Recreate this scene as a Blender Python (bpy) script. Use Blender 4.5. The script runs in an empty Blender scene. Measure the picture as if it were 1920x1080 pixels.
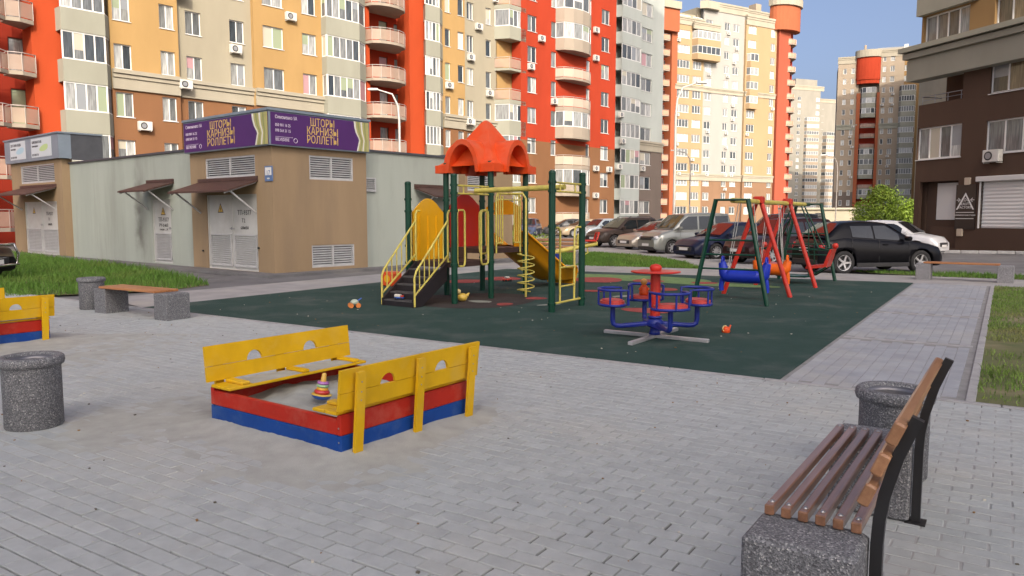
import bpy, math, random
import numpy as np
from mathutils import Vector, Matrix
random.seed(7)
R = math.radians
scene = bpy.context.scene
COL = scene.collection

# ------------------------------------------------------------------ camera, sky, sun, exposure
F_PX, CAM_H, HORIZON = 1420.0, 1.65, 405.0
PITCH = math.atan((540 - HORIZON) / F_PX)
cam = bpy.data.cameras.new('camera')
cam.sensor_width = 36.0
cam.lens = 36.0 * F_PX / 1920.0
cam.clip_end = 4000.0
cam_o = bpy.data.objects.new('camera', cam)
cam_o.location = (0, 0, CAM_H)
cam_o.rotation_euler = (R(90) - PITCH, 0, 0)
COL.objects.link(cam_o)
scene.camera = cam_o

SUN_EL = R(31)
SUN_DIR = Vector((0.19 * math.cos(SUN_EL), -0.982 * math.cos(SUN_EL), math.sin(SUN_EL))).normalized()
world = bpy.data.worlds.new('World')
scene.world = world
world.use_nodes = True
wn = world.node_tree
bg = wn.nodes['Background']
sky = wn.nodes.new('ShaderNodeTexSky')
sky.sky_type = 'NISHITA'
sky.sun_disc = False
sky.sun_elevation = SUN_EL
sky.sun_rotation = math.atan2(SUN_DIR.x, SUN_DIR.y)
sky.air_density = 0.5
sky.dust_density = 7.0
sky.ozone_density = 0.7
wn.links.new(sky.outputs[0], bg.inputs[0])
bg.inputs[1].default_value = 0.15
sun = bpy.data.lights.new('sun', 'SUN')
sun.energy = 2.0
sun.angle = R(0.6)
sun.color = (1.0, 0.9, 0.74)
sun_o = bpy.data.objects.new('sun', sun)
sun_o.rotation_euler = SUN_DIR.to_track_quat('Z', 'Y').to_euler()
sun_o.location = (20, -40, 60)
COL.objects.link(sun_o)
scene.view_settings.view_transform = 'Standard'
scene.view_settings.look = 'None'
scene.view_settings.gamma = 1.0
scene.view_settings.exposure = 0.97
scene.view_settings.use_curve_mapping = False

# ------------------------------------------------------------------ measuring helpers: photo pixel -> place in the world
def ray(px, py):
    a = (px - 960) / F_PX
    b = (540 - py) / F_PX
    return Vector((a, math.cos(PITCH) + b * math.sin(PITCH), -math.sin(PITCH) + b * math.cos(PITCH)))
def G(px, py, z=0.0):
    r = ray(px, py)
    t = (z - CAM_H) / r.z
    return Vector((r.x * t, r.y * t, z))
class Plane:
    """vertical plane through P running along angle ang; u along it, local y points away from the viewer's side"""
    def __init__(s, P, ang):
        s.P = Vector((P[0], P[1], 0)); s.ang = R(ang)
        s.d = Vector((math.cos(s.ang), math.sin(s.ang), 0))
        s.n = Vector((s.d.y, -s.d.x, 0))
    def at(s, px, py, off=0.0):
        r = ray(px, py)
        P = s.P + s.n * off
        t = P.dot(s.n) / r.dot(s.n)
        q = r * t
        return (q - P).dot(s.d), q.z + CAM_H
    def u(s, px, off=0.0, py=300):
        return s.at(px, py, off)[0]
    def z(s, px, py, off=0.0):
        return s.at(px, py, off)[1]

# ------------------------------------------------------------------ materials
MATS = {}
def mat(name, col, rough=0.6, var=0.0, scale=3.0, col2=None, bump=0.0, bscale=None, metal=0.0, spec=0.5,
        coat=0.0, island=0.0, objrand=0.0, detail=4.0, stretch=None, local=False, col3=None, scale3=0.4, amt3=0.5, trans=0.0, alpha=1.0, emit=None):
    if name in MATS: return MATS[name]
    m = bpy.data.materials.new(name)
    m.use_nodes = True
    nt = m.node_tree; N = nt.nodes; L = nt.links
    b = N['Principled BSDF']
    b.inputs['Roughness'].default_value = rough
    b.inputs['Metallic'].default_value = metal
    b.inputs['Specular IOR Level'].default_value = spec
    b.inputs['Coat Weight'].default_value = coat
    b.inputs['Coat Roughness'].default_value = 0.08
    if alpha < 1: b.inputs['Alpha'].default_value = alpha
    if trans: b.inputs['Transmission Weight'].default_value = trans
    c4 = (*col, 1)
    out = None
    if local:
        tc = N.new('ShaderNodeTexCoord'); pos = tc.outputs['Object']
    else:
        g = N.new('ShaderNodeNewGeometry'); pos = g.outputs['Position']
    if stretch:
        mp = N.new('ShaderNodeMapping'); mp.inputs['Scale'].default_value = stretch
        L.new(pos, mp.inputs['Vector']); pos = mp.outputs['Vector']
    def noise(sc, det=4.0, rg=0.6):
        n = N.new('ShaderNodeTexNoise'); n.inputs['Scale'].default_value = sc
        n.inputs['Detail'].default_value = det; n.inputs['Roughness'].default_value = rg
        L.new(pos, n.inputs['Vector']); return n.outputs['Fac']
    def mix(f, a, b_):
        x = N.new('ShaderNodeMix'); x.data_type = 'RGBA'
        if hasattr(f, 'is_linked') or not isinstance(f, (int, float)): L.new(f, x.inputs['Factor'])
        else: x.inputs['Factor'].default_value = f
        for i, v in ((6, a), (7, b_)):
            if isinstance(v, tuple): x.inputs[i].default_value = v
            else: L.new(v, x.inputs[i])
        return x.outputs[2]
    def ramp(f, lo, hi, a=0.0, b_=1.0):
        x = N.new('ShaderNodeMapRange'); L.new(f, x.inputs[0])
        x.inputs[1].default_value = lo; x.inputs[2].default_value = hi
        x.inputs[3].default_value = a; x.inputs[4].default_value = b_; return x.outputs[0]
    cur = c4
    if var or col2:
        c2 = (*(col2 if col2 else tuple(c * (1 - var) for c in col)), 1)
        cur = mix(ramp(noise(scale, detail), 0.35, 0.68), c4, c2)
    if col3:
        cur = mix(ramp(noise(scale3, 5.0, 0.65), 0.5, 0.68, 0, amt3), cur if not isinstance(cur, tuple) else cur, (*col3, 1))
    if island or objrand:
        f = None
        if island:
            gg = N.new('ShaderNodeNewGeometry'); f = gg.outputs['Random Per Island']; amt = island
        if objrand:
            oi = N.new('ShaderNodeObjectInfo'); amt = objrand
            if f is None: f = oi.outputs['Random']
            else:
                ad = N.new('ShaderNodeMath'); ad.operation = 'ADD'; L.new(f, ad.inputs[0]); L.new(oi.outputs['Random'], ad.inputs[1])
                fr = N.new('ShaderNodeMath'); fr.operation = 'FRACT'; L.new(ad.outputs[0], fr.inputs[0]); f = fr.outputs[0]
        hs = N.new('ShaderNodeHueSaturation')
        L.new(ramp(f, 0, 1, 1 - amt, 1 + amt), hs.inputs['Value'])
        if isinstance(cur, tuple): hs.inputs['Color'].default_value = cur
        else: L.new(cur, hs.inputs['Color'])
        cur = hs.outputs[0]
    if isinstance(cur, tuple): b.inputs['Base Color'].default_value = cur
    else: L.new(cur, b.inputs['Base Color'])
    if bump:
        bp = N.new('ShaderNodeBump'); bp.inputs['Strength'].default_value = bump; bp.inputs['Distance'].default_value = 0.01
        L.new(noise(bscale or scale * 4, 5.0), bp.inputs['Height']); L.new(bp.outputs[0], b.inputs['Normal'])
    if emit:
        b.inputs['Emission Color'].default_value = (*emit[0], 1); b.inputs['Emission Strength'].default_value = emit[1]
    MATS[name] = m
    return m
def glass_mat(name, dark, pale, rough=0.06, bias=0.5):
    """window glass seen from outside in daylight: dark room or pale curtain behind a glossy pane, differing pane by pane"""
    if name in MATS: return MATS[name]
    m = bpy.data.materials.new(name); m.use_nodes = True
    N = m.node_tree.nodes; L = m.node_tree.links; b = N['Principled BSDF']
    oi = N.new('ShaderNodeObjectInfo')
    cr = N.new('ShaderNodeValToRGB'); cr.color_ramp.interpolation = 'LINEAR'
    e = cr.color_ramp.elements
    e[0].position = 0.0; e[0].color = (*dark, 1); e[1].position = 1.0; e[1].color = (*pale, 1)
    k = e.new(bias); k.color = (*[d * 0.6 + p * 0.4 for d, p in zip(dark, pale)], 1)
    L.new(oi.outputs['Random'], cr.inputs[0])
    tc = N.new('ShaderNodeTexCoord'); mp = N.new('ShaderNodeMapping'); mp.inputs['Scale'].default_value = (6, 6, 0.6)
    L.new(tc.outputs['Object'], mp.inputs[0])
    nz = N.new('ShaderNodeTexNoise'); nz.inputs['Scale'].default_value = 2.0; L.new(mp.outputs[0], nz.inputs[0])
    hs = N.new('ShaderNodeHueSaturation'); mr = N.new('ShaderNodeMapRange')
    mr.inputs[1].default_value = 0.3; mr.inputs[2].default_value = 0.7; mr.inputs[3].default_value = 0.6; mr.inputs[4].default_value = 1.3
    L.new(nz.outputs['Fac'], mr.inputs[0]); L.new(mr.outputs[0], hs.inputs['Value']); L.new(cr.outputs[0], hs.inputs['Color'])
    L.new(hs.outputs[0], b.inputs['Base Color'])
    b.inputs['Roughness'].default_value = rough; b.inputs['Specular IOR Level'].default_value = 0.7
    MATS[name] = m
    return m

# ------------------------------------------------------------------ mesh building
class MB:
    def __init__(s): s.v = []; s.f = []; s.m = []; s.s = []
    def quad(s, pts, mi=0, sm=False):
        n = len(s.v); s.v += [tuple(p) for p in pts]; s.f.append(tuple(range(n, n + len(pts)))); s.m.append(mi); s.s.append(sm); return s
    def grid(s, rows, mi=0, sm=True, close_u=False, flip=False):
        n = len(s.v); w = len(rows[0])
        for r in rows: s.v += [tuple(p) for p in r]
        for i in range(len(rows) - 1):
            for j in range(w if close_u else w - 1):
                a = n + i * w + j; b = n + i * w + (j + 1) % w; c = n + (i + 1) * w + (j + 1) % w; d = n + (i + 1) * w + j
                s.f.append((a, d, c, b) if flip else (a, b, c, d)); s.m.append(mi); s.s.append(sm)
        return s
    def box(s, x0, x1, y0, y1, z0, z1, mi=0, M=None):
        p = [Vector(q) for q in ((x0, y0, z0), (x1, y0, z0), (x1, y1, z0), (x0, y1, z0), (x0, y0, z1), (x1, y0, z1), (x1, y1, z1), (x0, y1, z1))]
        if M is not None: p = [M @ q for q in p]
        n = len(s.v); s.v += [tuple(q) for q in p]
        for q in ((0, 3, 2, 1), (4, 5, 6, 7), (0, 1, 5, 4), (1, 2, 6, 5), (2, 3, 7, 6), (3, 0, 4, 7)):
            s.f.append(tuple(n + i for i in q)); s.m.append(mi); s.s.append(False)
        return s
    def cbox(s, x0, x1, y0, y1, z0, z1, c=0.01, mi=0, M=None):
        """box with chamfered edges (two insets of the long loop around z and the caps)"""
        prof = [(z0, c), (z0 + c, 0), (z1 - c, 0), (z1, c)]
        rows = []
        for z, i in prof:
            a = c * 0.7
            ring = [(x0 + i + a, y0 + i), (x1 - i - a, y0 + i), (x1 - i, y0 + i + a), (x1 - i, y1 - i - a), (x1 - i - a, y1 - i), (x0 + i + a, y1 - i), (x0 + i, y1 - i - a), (x0 + i, y0 + i + a)]
            rows.append([Vector((x, y, z)) for x, y in ring])
        if M is not None: rows = [[M @ p for p in r] for r in rows]
        s.grid(rows, mi, False, True)
        s.quad(rows[-1], mi); s.quad(list(reversed(rows[0])), mi)
        return s
    def prism(s, poly, z0, z1, mi=0, M=None, sm=False):
        n = len(poly)
        lo = [Vector((x, y, z0)) for x, y in poly]; hi = [Vector((x, y, z1)) for x, y in poly]
        if M is not None: lo = [M @ p for p in lo]; hi = [M @ p for p in hi]
        s.grid([lo, hi], mi, sm, True); s.quad(hi, mi); s.quad(list(reversed(lo)), mi); return s
    def cyl(s, p0, p1, r0, r1=None, n=12, mi=0, caps=True, sm=True):
        p0 = Vector(p0); p1 = Vector(p1); r1 = r0 if r1 is None else r1
        q = (p1 - p0).to_track_quat('Z', 'Y')
        ring = lambda p, r: [p + q @ Vector((r * math.cos(2 * math.pi * i / n), r * math.sin(2 * math.pi * i / n), 0)) for i in range(n)]
        a = ring(p0, r0); b = ring(p1, r1)
        s.grid([a, b], mi, sm, True)
        if caps: s.quad(b, mi); s.quad(list(reversed(a)), mi)
        return s
    def tube(s, pts, r, n=8, mi=0, closed=False, caps=True):
        pts = [Vector(p) for p in pts]; rows = []
        up = None
        for i, p in enumerate(pts):
            a = pts[i - 1] if (i > 0 or closed) else p
            b = pts[(i + 1) % len(pts)] if (i < len(pts) - 1 or closed) else p
            t = (b - a).normalized()
            if up is None:
                up = Vector((0, 0, 1)) if abs(t.z) < 0.9 else Vector((1, 0, 0))
            x = t.cross(up).normalized(); up = x.cross(t).normalized()
            rr = r(i / (len(pts) - 1)) if callable(r) else r
            rows.append([p + x * (rr * math.cos(2 * math.pi * k / n)) + up * (rr * math.sin(2 * math.pi * k / n)) for k in range(n)])
        if closed: rows.append(rows[0])
        s.grid(rows, mi, True, True)
        if caps and not closed: s.quad(list(reversed(rows[0])), mi); s.quad(rows[-1], mi)
        return s
    def lathe(s, prof, n=24, c=(0, 0, 0), mi=0, sm=True, M=None, arc=None):
        rows = []
        for r, z in prof:
            row = [Vector((c[0] + r * math.cos(2 * math.pi * k / n), c[1] + r * math.sin(2 * math.pi * k / n), c[2] + z)) for k in range(n)]
            rows.append([M @ p for p in row] if M is not None else row)
        s.grid(rows, mi, sm, True); return s
    def sphere(s, c, r, n=12, mi=0, sx=1, sy=1, sz=1, M=None):
        rows = []
        for i in range(n // 2 + 1):
            t = math.pi * i / (n // 2) - math.pi / 2
            row = [Vector((c[0] + sx * r * math.cos(t) * math.cos(2 * math.pi * k / n), c[1] + sy * r * math.cos(t) * math.sin(2 * math.pi * k / n), c[2] + sz * r * math.sin(t))) for k in range(n)]
            rows.append([M @ p for p in row] if M is not None else row)
        s.grid(rows, mi, True, True); return s
    def mesh(s, name, mats):
        me = bpy.data.meshes.new(name)
        me.from_pydata(s.v, [], s.f)
        for m in (mats if isinstance(mats, (list, tuple)) else [mats]): me.materials.append(m)
        if len(me.polygons) == len(s.f):
            me.polygons.foreach_set('material_index', s.m)
            me.polygons.foreach_set('use_smooth', s.s)
        me.validate(); me.update()
        return me
    def build(s, name, mats, parent=None, **k):
        return put(name, s.mesh(name, mats), parent, **k)
def put(name, me, parent=None, loc=None, rz=None, rot=None, label=None, cat=None, group=None, kind=None):
    o = bpy.data.objects.new(name, me); COL.objects.link(o)
    if parent: o.parent = parent
    if loc is not None: o.location = loc
    if rz is not None: o.rotation_euler = (0, 0, rz)
    if rot is not None: o.rotation_euler = rot
    if label: o['label'] = label
    if cat: o['category'] = cat
    if group: o['group'] = group
    if kind: o['kind'] = kind
    return o
def thing(name, label, cat, loc=(0, 0, 0), rz=0.0, group=None):
    return put(name, None, None, loc=loc, rz=rz, label=label, cat=cat, group=group)
KIDS = {}
def copy_tree(root, loc, rz, label, group=None):
    def cp(o, par):
        c = o.copy(); COL.objects.link(c); c.parent = par
        for ch in [x for x in ALL() if x.parent == o]: cp(ch, c)
        return c
    ALLC = list(bpy.data.objects)
    def ALL(): return ALLC
    r = cp(root, None); r.location = loc; r.rotation_euler = (0, 0, rz); r['label'] = label
    if group: r['group'] = group
    return r
def sheet(name, pts, z, m, kind='structure', **k):
    return MB().quad([(p[0], p[1], z) for p in pts]).build(name, m, kind=kind, **k)
def text_mesh(txt, size, m, extrude=0.004, align='LEFT', sx=1.0):
    cu = bpy.data.curves.new('lettering', 'FONT'); cu.body = txt; cu.size = size; cu.extrude = extrude
    cu.align_x = align; cu.resolution_u = 2
    o = bpy.data.objects.new('lettering', cu); COL.objects.link(o)
    dg = bpy.context.evaluated_depsgraph_get(); dg.update()
    me = bpy.data.meshes.new_from_object(o.evaluated_get(dg))
    bpy.data.objects.remove(o); bpy.data.curves.remove(cu)
    me.materials.clear(); me.materials.append(m)
    if sx != 1.0: me.transform(Matrix.Scale(sx, 4, (1, 0, 0)))
    return me
def letter(parent, txt, size, m, loc, rot=(R(90), 0, 0), align='LEFT', sx=1.0):
    return put('lettering', text_mesh(txt, size, m, 0.004, align, sx), parent, loc=loc, rot=rot)
# ------------------------------------------------------------------ the setting: ground, paving, rubber mat, grass
PA = R(57)
E1 = Vector((math.cos(PA), math.sin(PA), 0)); E2 = Vector((-math.sin(PA), math.cos(PA), 0))
C0 = Vector((2.7, 7.54, 0))
def q(a, b, z=0.0):
    p = C0 + E1 * a + E2 * b
    return Vector((p.x, p.y, z))
M_asphalt = mat('asphalt', (0.16, 0.16, 0.165), 0.92, var=0.35, scale=0.9, bump=0.5, bscale=90, col3=(0.24, 0.23, 0.21), scale3=0.25, amt3=0.6)
M_paveplain = mat('pale paving', (0.34, 0.335, 0.33), 0.9, var=0.25, scale=1.3, bump=0.3, bscale=40, col3=(0.42, 0.39, 0.33), scale3=0.6, amt3=0.5)
M_bed = mat('joint sand', (0.09, 0.088, 0.08), 0.95, var=0.3, scale=6, bump=0.4, bscale=120, col3=(0.46, 0.455, 0.43), scale3=0.3, amt3=0.35)
M_paver = mat('grey concrete paver', (0.385, 0.412, 0.412), 0.88, var=0.14, scale=9, bump=0.45, bscale=160, island=0.06, objrand=0.06, col3=(0.43, 0.42, 0.37), scale3=0.5, amt3=0.45)
M_paver2 = mat('bluish concrete paver', (0.33, 0.35, 0.38), 0.88, var=0.18, scale=2.2, bump=0.35, bscale=160, island=0.05, objrand=0.05, col3=(0.42, 0.40, 0.34), scale3=0.45, amt3=0.5)
M_kerb = mat('kerb concrete', (0.36, 0.36, 0.36), 0.9, var=0.25, scale=5, bump=0.3, bscale=90)
M_rubber = mat('green rubber crumb', (0.018, 0.052, 0.043), 0.92, col2=(0.028, 0.062, 0.053), scale=1.6, bump=0.6, bscale=220, col3=(0.085, 0.105, 0.097), scale3=0.9, amt3=0.6, spec=0.3)
M_rubber_red = mat('red rubber crumb', (0.34, 0.07, 0.06), 0.9, var=0.3, scale=5, bump=0.5, bscale=220, spec=0.3)
M_rubber_lime = mat('lime rubber crumb', (0.16, 0.26, 0.10), 0.9, var=0.3, scale=5, bump=0.5, bscale=220, spec=0.3)
M_rubber_dark = mat('brown rubber crumb', (0.055, 0.045, 0.042), 0.92, var=0.3, scale=3, bump=0.5, bscale=220, spec=0.3)
M_rubber_pale = mat('pale rubber crumb', (0.30, 0.32, 0.28), 0.9, var=0.3, scale=3, bump=0.5, bscale=220, spec=0.3)
M_soil = mat('lawn soil', (0.13, 0.13, 0.055), 0.95, col2=(0.09, 0.11, 0.035), scale=2, bump=0.5, bscale=40, col3=(0.24, 0.20, 0.12), scale3=0.8, amt3=0.8)
M_soil_dry = mat('dry lawn soil', (0.20, 0.17, 0.09), 0.95, var=0.35, scale=2, bump=0.5, bscale=40)
M_grass = mat('grass blades', (0.10, 0.20, 0.03), 0.6, col2=(0.065, 0.145, 0.02), scale=0.7, island=0.35, spec=0.25, col3=(0.17, 0.19, 0.05), scale3=0.5, amt3=0.5)
M_grass_mow = mat('mown grass blades', (0.17, 0.25, 0.055), 0.65, col2=(0.11, 0.20, 0.04), scale=0.8, island=0.35, spec=0.25, col3=(0.24, 0.20, 0.09), scale3=0.45, amt3=0.85)
M_sand = mat('dry sand', (0.385, 0.395, 0.365), 0.97, var=0.2, scale=5, bump=0.5, bscale=150)

MB().quad([(-1500, -600, -0.06), (1500, -600, -0.06), (1500, 2600, -0.06), (-1500, 2600, -0.06)]).build('ground', M_asphalt, kind='structure')

# rubber mat
mat_pts = [q(0, 0), q(13.3, 0), q(12.0, 11.2), q(0, 11.2)]
mo = MB(); mo.prism([(p.x, p.y) for p in mat_pts], -0.05, 0.004)
mat_o = mo.build('rubber_mat', M_rubber, kind='structure')
def blob(cx, cy, rx, ry, ang, n=28, wob=0.08, seed=0):
    rnd = random.Random(seed); ph = [rnd.uniform(0, 6.28) for _ in range(4)]
    out = []
    for i in range(n):
        t = 2 * math.pi * i / n
        k = 1 + wob * (math.sin(2 * t + ph[0]) + 0.6 * math.sin(3 * t + ph[1]))
        x, y = rx * k * math.cos(t), ry * k * math.sin(t)
        out.append((cx + x * math.cos(ang) - y * math.sin(ang), cy + x * math.sin(ang) + y * math.cos(ang)))
    return out
def spot(px, py, rx, ry, m, z=0.008, ang=0.0, seed=1):
    c = G(px, py)
    sheet('mat_inlay', blob(c.x, c.y, rx, ry, ang, seed=seed), z, m, kind=None, parent=mat_o)
spot(885, 563, 1.15, 1.5, M_rubber_dark, 0.007, -0.6, 3)
spot(1170, 521, 2.6, 0.85, M_rubber_lime, 0.0072, -0.5, 5)
spot(1335, 533, 1.5, 0.5, M_rubber_lime, 0.0074, -0.6, 8)
for i, (px, py, rx, ry, m) in enumerate([(870, 528, .55, .5, M_rubber_red), (940, 523, .5, .6, M_rubber_red), (1118, 525, .75, .75, M_rubber_red),
        (1215, 527, .45, .4, M_rubber_red), (1320, 531, .3, .3, M_rubber_red), (946, 571, .2, .16, M_rubber_red), (1005, 560, .25, .2, M_rubber_red),
        (1245, 543, .35, .3, M_rubber_red), (1215, 583, .45, .35, M_rubber_red), (900, 566, .26, .16, M_rubber_pale), (1110, 546, .3, .2, M_rubber_red),
        (1175, 556, .3, .18, M_rubber_pale), (1030, 572, .25, .1, M_rubber_pale)]):
    spot(px, py, rx, ry, m, 0.0095, 0.3 * i, 20 + i)

# paving beds and plain strips
sheet('paving_strip', [q(0.0, 11.2), q(12.0, 11.2), q(14.9, 11.2), q(15.4, 12.9), q(0.5, 13.4)], -0.004, M_paveplain)
sheet('paving_strip', [q(13.3, -14), q(16.2, -14), q(15.9, 0), q(14.9, 11.2), q(12.0, 11.2), q(13.3, 0)], -0.005, M_paveplain)
plaza = sheet('plaza_paving', [q(-12, -14), q(-0.1, -14), q(-0.1, 18), q(-12, 18)], -0.0125, M_bed)
path = sheet('path_paving', [q(0.0, -1.62), q(13.3, -1.62), q(13.3, 0.0), q(0.0, 0.0)], -0.0055, mat('path joint sand', (0.27, 0.27, 0.265), 0.95, var=.3, scale=6, bump=.4, bscale=120))
sheet('asphalt_path', [q(0.5, 13.4), q(15.4, 12.9), q(15.4, 15.2), q(8, 18.5), q(3.4, 14.3)], -0.03, M_asphalt)

def paver_mesh(L, W, seed):
    rnd = random.Random(seed); l, w = L / 2, W / 2; c = 0.0035; e = 0.003
    j = lambda: rnd.uniform(-0.0016, 0.0016)
    top = [(-l + e + j(), -w + c + j(), j()), (l - e + j(), -w + c + j(), j()), (l - e + j(), w - c + j(), j()), (-l + e + j(), w - c + j(), j())]
    mid = [(-l, -w, -0.006), (l, -w, -0.0045), (l, w, -0.004), (-l, w, -0.004)]
    low = [(x, y, -0.02) for x, y, _ in mid]
    b = MB(); b.quad(top); b.grid([low, mid, top], 0, False, True); return b
def pix(p):
    d = Vector(p) - Vector((0, 0, CAM_H))
    f = d.y * math.cos(PITCH) - d.z * math.sin(PITCH)
    if f < 0.3: return None
    up = d.y * math.sin(PITCH) + d.z * math.cos(PITCH)
    return 960 + F_PX * d.x / f, 540 - F_PX * up / f, f
def lay_pavers(surface, cells, L, W, ang, m, nsingle):
    """cells: world centres; the nsingle that show largest become objects, the rest one mesh"""
    rnd = random.Random(3)
    vis = []
    for c in cells:
        k = pix(c)
        if k is None: continue
        x, y, f = k
        if -700 < x < 2620 and y < 1900:
            inside = 0 <= x <= 1920 and y <= 1085
            vis.append((0 if inside else 1, f, c))
    vis.sort(key=lambda t: (t[0], t[1]))
    meshes = [paver_mesh(L, W, s).mesh('paver', m) for s in range(6)]
    for _, _, c in vis[:nsingle]:
        put('paver', rnd.choice(meshes), surface, loc=(c.x, c.y, rnd.uniform(-0.002, 0.002)), rot=(rnd.uniform(-.013, .013), rnd.uniform(-.009, .009), ang + rnd.uniform(-.01, .01)))
    src = [paver_mesh(L, W, s) for s in range(6)]
    SV = [np.array(s.v) for s in src]; fa = src[0].f
    allv = []; allf = []; n = 0
    ca, sa = math.cos(ang), math.sin(ang)
    for _, _, c in vis[nsingle:]:
        v = SV[rnd.randrange(6)]
        tx, ty = rnd.uniform(-.009, .009), rnd.uniform(-.013, .013)
        w = np.empty_like(v)
        w[:, 0] = v[:, 0] * ca - v[:, 1] * sa + c.x; w[:, 1] = v[:, 0] * sa + v[:, 1] * ca + c.y
        w[:, 2] = v[:, 2] + v[:, 0] * tx + v[:, 1] * ty + rnd.uniform(-.0015, .0015)
        allv.append(w); allf.append([tuple(i + n for i in f) for f in fa]); n += len(v)
    if allv:
        me = bpy.data.meshes.new('pavers')
        me.from_pydata(np.concatenate(allv).tolist(), [], [f for x in allf for f in x]); me.materials.append(m); me.update()
        put('pavers', me, surface, kind='stuff')
cells = []
for j in range(int(11.5 / 0.1055)):
    for i in range(-66, 86):
        cells.append(q(-0.155 - j * 0.1055, i * 0.206 + (j % 2) * 0.103 + random.uniform(-.004, .004)))
cells = [c for c in cells if (c.y > 0.5)]
lay_pavers(plaza, cells, 0.1975, 0.0965, PA + R(90), M_paver, 300)
cells = []
for j in range(int(1.5 / 0.125)):
    for i in range(int(13.2 / 0.206)):
        a = 0.12 + i * 0.206 + (j % 2) * 0.103
        if any(abs(a - k) < 0.16 for k in (3.35, 6.6, 9.9)): continue
        cells.append(q(a, -0.11 - j * 0.125))
lay_pavers(path, cells, 0.2, 0.12, PA, M_paver2, 240)
# flush kerb stones: between plaza and mat, along the path, and the cross bands
def kerbs(a0, b0, a1, b1, w, label, h=0.006, L=1.0):
    p0, p1 = q(a0, b0), q(a1, b1); d = (p1 - p0); n = max(1, int(d.length / L)); t = thing_struct('kerb')
    me = MB().cbox(-d.length / n / 2 + .004, d.length / n / 2 - .004, -w / 2, w / 2, -0.08, h, 0.006).mesh('kerb_stone', M_kerb)
    for i in range(n):
        c = p0 + d * ((i + .5) / n)
        put('kerb_stone', me, t, loc=(c.x, c.y, random.uniform(-.002, .002)), rz=math.atan2(d.y, d.x))
def thing_struct(name):
    o = put(name, None, None); o['kind'] = 'structure'; return o
kerbs(-0.05, -8, -0.05, 15.4, 0.08, '')
kerbs(0.0, -1.66, 13.3, -1.66, 0.08, '', h=0.012)
for a in (3.35, 6.6, 9.9): kerbs(a, -1.58, a, -0.05, 0.1, '', h=0.002, L=0.8)
kerbs(13.35, -1.7, 13.35, -13, 0.08, '', h=0.02)

# spilled sand round the sandboxes (soft low drifts over the pavers)
from mathutils import noise as mnoise
def drift(name, x0, x1, y0, y1, step, zfun, m, label, cat='sand'):
    nx = int((x1 - x0) / step) + 1; ny = int((y1 - y0) / step) + 1
    rows = []
    for i in range(ny):
        rows.append([(x0 + j * step, y0 + i * step, zfun(x0 + j * step, y0 + i * step)) for j in range(nx)])
    return MB().grid(rows).build(name, m, label=label, cat=cat, kind='stuff')
SB1 = (Vector((-1.17, 5.06, 0)), 1.54, 1.39)
def sbdist(x, y, c, L, W):
    p = Vector((x, y, 0)) - c
    a = p.dot(SBE1); b = p.dot(SBE2)
    dx = max(-a, 0, a - W); dy = max(-b, 0, b - L)
    return math.hypot(dx, dy)
SBA = R(54); SBE1 = Vector((math.cos(SBA), math.sin(SBA), 0)); SBE2 = Vector((-math.sin(SBA), math.cos(SBA), 0))
SB2C = Vector((-6.13, 9.95, 0)) - SBE1 * 1.39
def sand_z(x, y):
    d = min(sbdist(x, y, SB1[0], 1.54, 1.39), sbdist(x, y, SB2C, 1.54, 1.39) * 0.6)
    n = mnoise.noise((x * 1.1, y * 1.1, 0)) * 0.6 + mnoise.noise((x * 4.3, y * 4.3, 2)) * 0.3 + mnoise.noise((x * 13, y * 13, 5)) * 0.16
    near = max(0, 1 - d / 0.42)
    lefty = max(0, min(1, (-(x * 0.545 * -1 + 0) - 0.2)))
    base = 0.0022 - 0.0055 * min(1, d / 1.7) - 0.006 * max(0, min(1, (x + 0.75 + 0.5 * mnoise.noise((x * 2, y * 2, 7))) / 0.8))  - 0.012 * max(0, min(1, (4.7 - y + 0.35 * max(0, -x - 2)) ))
    return base + 0.0052 * n + 0.05 * near ** 2.2 * (0.75 + 0.6 * n)
drift('spilled_sand', -8.0, 1.2, 3.7, 10.6, 0.05, sand_z, M_sand, 'pale dry sand drifted over the paving around the sandboxes')

def joint_z(x, y):
    n = mnoise.noise((x * .8, y * .8, 11)) * .5 + mnoise.noise((x * 3.1, y * 3.1, 4)) * .35
    if (Vector((x, y, 0)) - C0).dot(E1) > -0.12: return -0.03
    edge = max(0, min(1, (x - 0.2 + 0.35 * (y - 4.5) + n * 1.2) / 1.6))
    return -0.014 + 0.0105 * edge + 0.0018 * n
drift('joint_sand', -1.6, 7.5, 2.0, 8.6, 0.07, joint_z, mat('pale joint sand', (0.36, 0.37, 0.365), 0.95, var=.25, scale=5, bump=.4, bscale=120), 'pale sand filling the paving joints on the right')
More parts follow.
